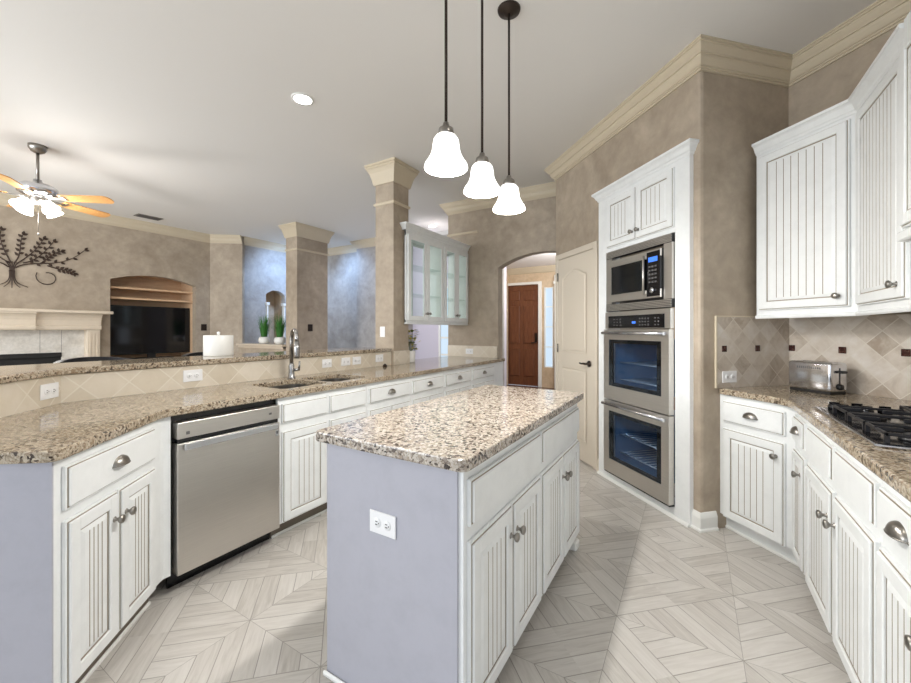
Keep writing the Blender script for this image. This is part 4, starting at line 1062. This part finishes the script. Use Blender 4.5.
# ---- bar stools
def stool(x, y, rz, label):
    s = thing('bar_stool', label, 'bar stool', (x, y, 0), rz, 'bar stools behind the bar')
    m = MB(); vs = []
    R, t0, t1 = .235, radians(-64), radians(64); n = 14
    for rr in (R, R+.035):
        for z in (.86, 1.088): 
            for k in range(n+1):
                t = t0+(t1-t0)*k/n; vs.append((-rr*cos(t)+.05, rr*sin(t), z-(.03 if z > 1 else 0)*abs(t/t1)**2))
    k = n+1; fs = []
    for i in range(n):
        fs += [(i, i+1, k+i+1, k+i), (2*k+i, 3*k+i, 3*k+i+1, 2*k+i+1), (k+i, k+i+1, 3*k+i+1, 3*k+i), (i, 2*k+i, 2*k+i+1, i+1)]
    fs += [(0, k, 3*k, 2*k), (n, 2*k+n, 3*k+n, k+n)]
    m.faces(vs, fs, smooth=False); bmesh.ops.recalc_face_normals(m.bm, faces=m.bm.faces); m.build('backrest', M_leather, s)
    m = MB(); m.lathe([(0, .68), (.20, .68), (.22, .70), (.22, .74), (.19, .765), (0, .77)]); m.build('seat', M_leather, s)
    for a in range(4):
        q = radians(45+90*a); m = MB(); m.tube([(.15*cos(q), .15*sin(q), .69), (.22*cos(q), .22*sin(q), 0)], .016, 8); m.build('leg', M_bronze, s)
    m = MB(); m.tube([(.20*cos(2*pi*i/16), .20*sin(2*pi*i/16), .25) for i in range(17)], .009, 6); m.build('foot_ring', M_bronze, s)
    m = MB(); 
    for t in (-.8, .8): m.tube([(-.15, .12*t, .74), (-.17, .14*t, .87)], .012, 6)
    m.build('back_supports', M_bronze, s)
stool(-3.68, 1.10, radians(6), 'black curved-back bar stool at the left end of the bar')
stool(-3.66, 1.88, radians(0), 'black curved-back bar stool in front of the white canister')
# white canister
cn = thing('canister', 'white lidded cylinder with a knob standing on the bar top', 'canister', (-3.10, 1.62, 1.0955))
m = MB(); m.lathe([(0, 0), (.098, 0), (.10, .004), (.10, .150), (.098, .154), (0, .154)], seg=36); m.build('body', M_ceramic, cn)
m = MB(); m.lathe([(0, .155), (.012, .155), (.008, .163), (.013, .172), (.008, .181), (0, .182)], seg=16); m.build('knob', M_ceramic, cn)
# ---- plants
def grass(x, y, z, label):
    r = thing('grass_plant', label, 'plant', (x, y, z), 0, 'potted grasses on the half wall')
    m = MB(); m.lathe([(0, 0), (.06, 0), (.095, .04), (.10, .08), (.085, .12), (.075, .13), (.07, .115), (0, .11)], seg=20); m.build('pot', M_ceramic, r)
    m = MB()
    for k in range(150):
        a = random.uniform(0, 2*pi); rr = random.uniform(0, .05); h = random.uniform(.22, .46); sp = random.uniform(.02, .17)
        b0 = Vector((rr*cos(a), rr*sin(a), .11)); t = Vector((-sin(a), cos(a), 0))*.005
        p1 = b0+Vector((sp*.4*cos(a), sp*.4*sin(a), h*.6)); p2 = b0+Vector((sp*cos(a), sp*sin(a), h))
        m.faces([b0-t, b0+t, p1+t*.8, p1-t*.8, p2], [(0, 1, 2, 3), (3, 2, 4)])
    m.build('grass_blades', M_leaf, r)
def px(u, d):
    T = radians(31.19); xc = (u-455.5)/391*d; return (xc*cos(T)-d*sin(T), xc*sin(T)+d*cos(T))
grass(-6.72, 4.32, 1.035, 'potted green grass in a white bowl, left one on the half wall')
grass(-6.26, 4.32, 1.035, 'potted green grass in a white bowl next to the far column')
pl = thing('potted_plant', 'small leafy plant in a slim white vase beneath the glass cabinet', 'plant', (-2.80, 3.62, .914))
m = MB(); m.lathe([(0, 0), (.045, 0), (.05, .01), (.055, .13), (.052, .135), (.046, .13), (.045, .11), (0, .11)], seg=20); m.build('vase', M_ceramic, pl)
m = MB(); l2 = MB()
for k in range(7):
    a = k*2.4; st = [(0.01*cos(a), .01*sin(a), .11), (.025*cos(a), .025*sin(a), .20), (.05*cos(a), .05*sin(a), .27+.012*k)]
    m.tube(st, .0025, 5)
m.build('stems', M_leaf2, pl)
for k in range(95):
    a = random.uniform(0, 2*pi); z = random.uniform(.14, .37); rr = random.uniform(.01, .085)*(1-.3*abs(z-.25)/.12)
    c = Vector((rr*cos(a), rr*sin(a), z)); dr = Vector((cos(a+random.uniform(-.6, .6)), sin(a), random.uniform(-.2, .7))).normalized()
    sd = dr.cross(Vector((0, 0, 1))).normalized()*.022; L = random.uniform(.045, .07)
    l2.faces([c, c+dr*L*.5+sd+Vector((0, 0, .004)), c+dr*L, c+dr*L*.5-sd+Vector((0, 0, .004))], [(0, 1, 2), (0, 2, 3)], 1 if random.random() < .3 else 0)
l2.build('leaves', [M_leaf2, M_leaf3], pl)
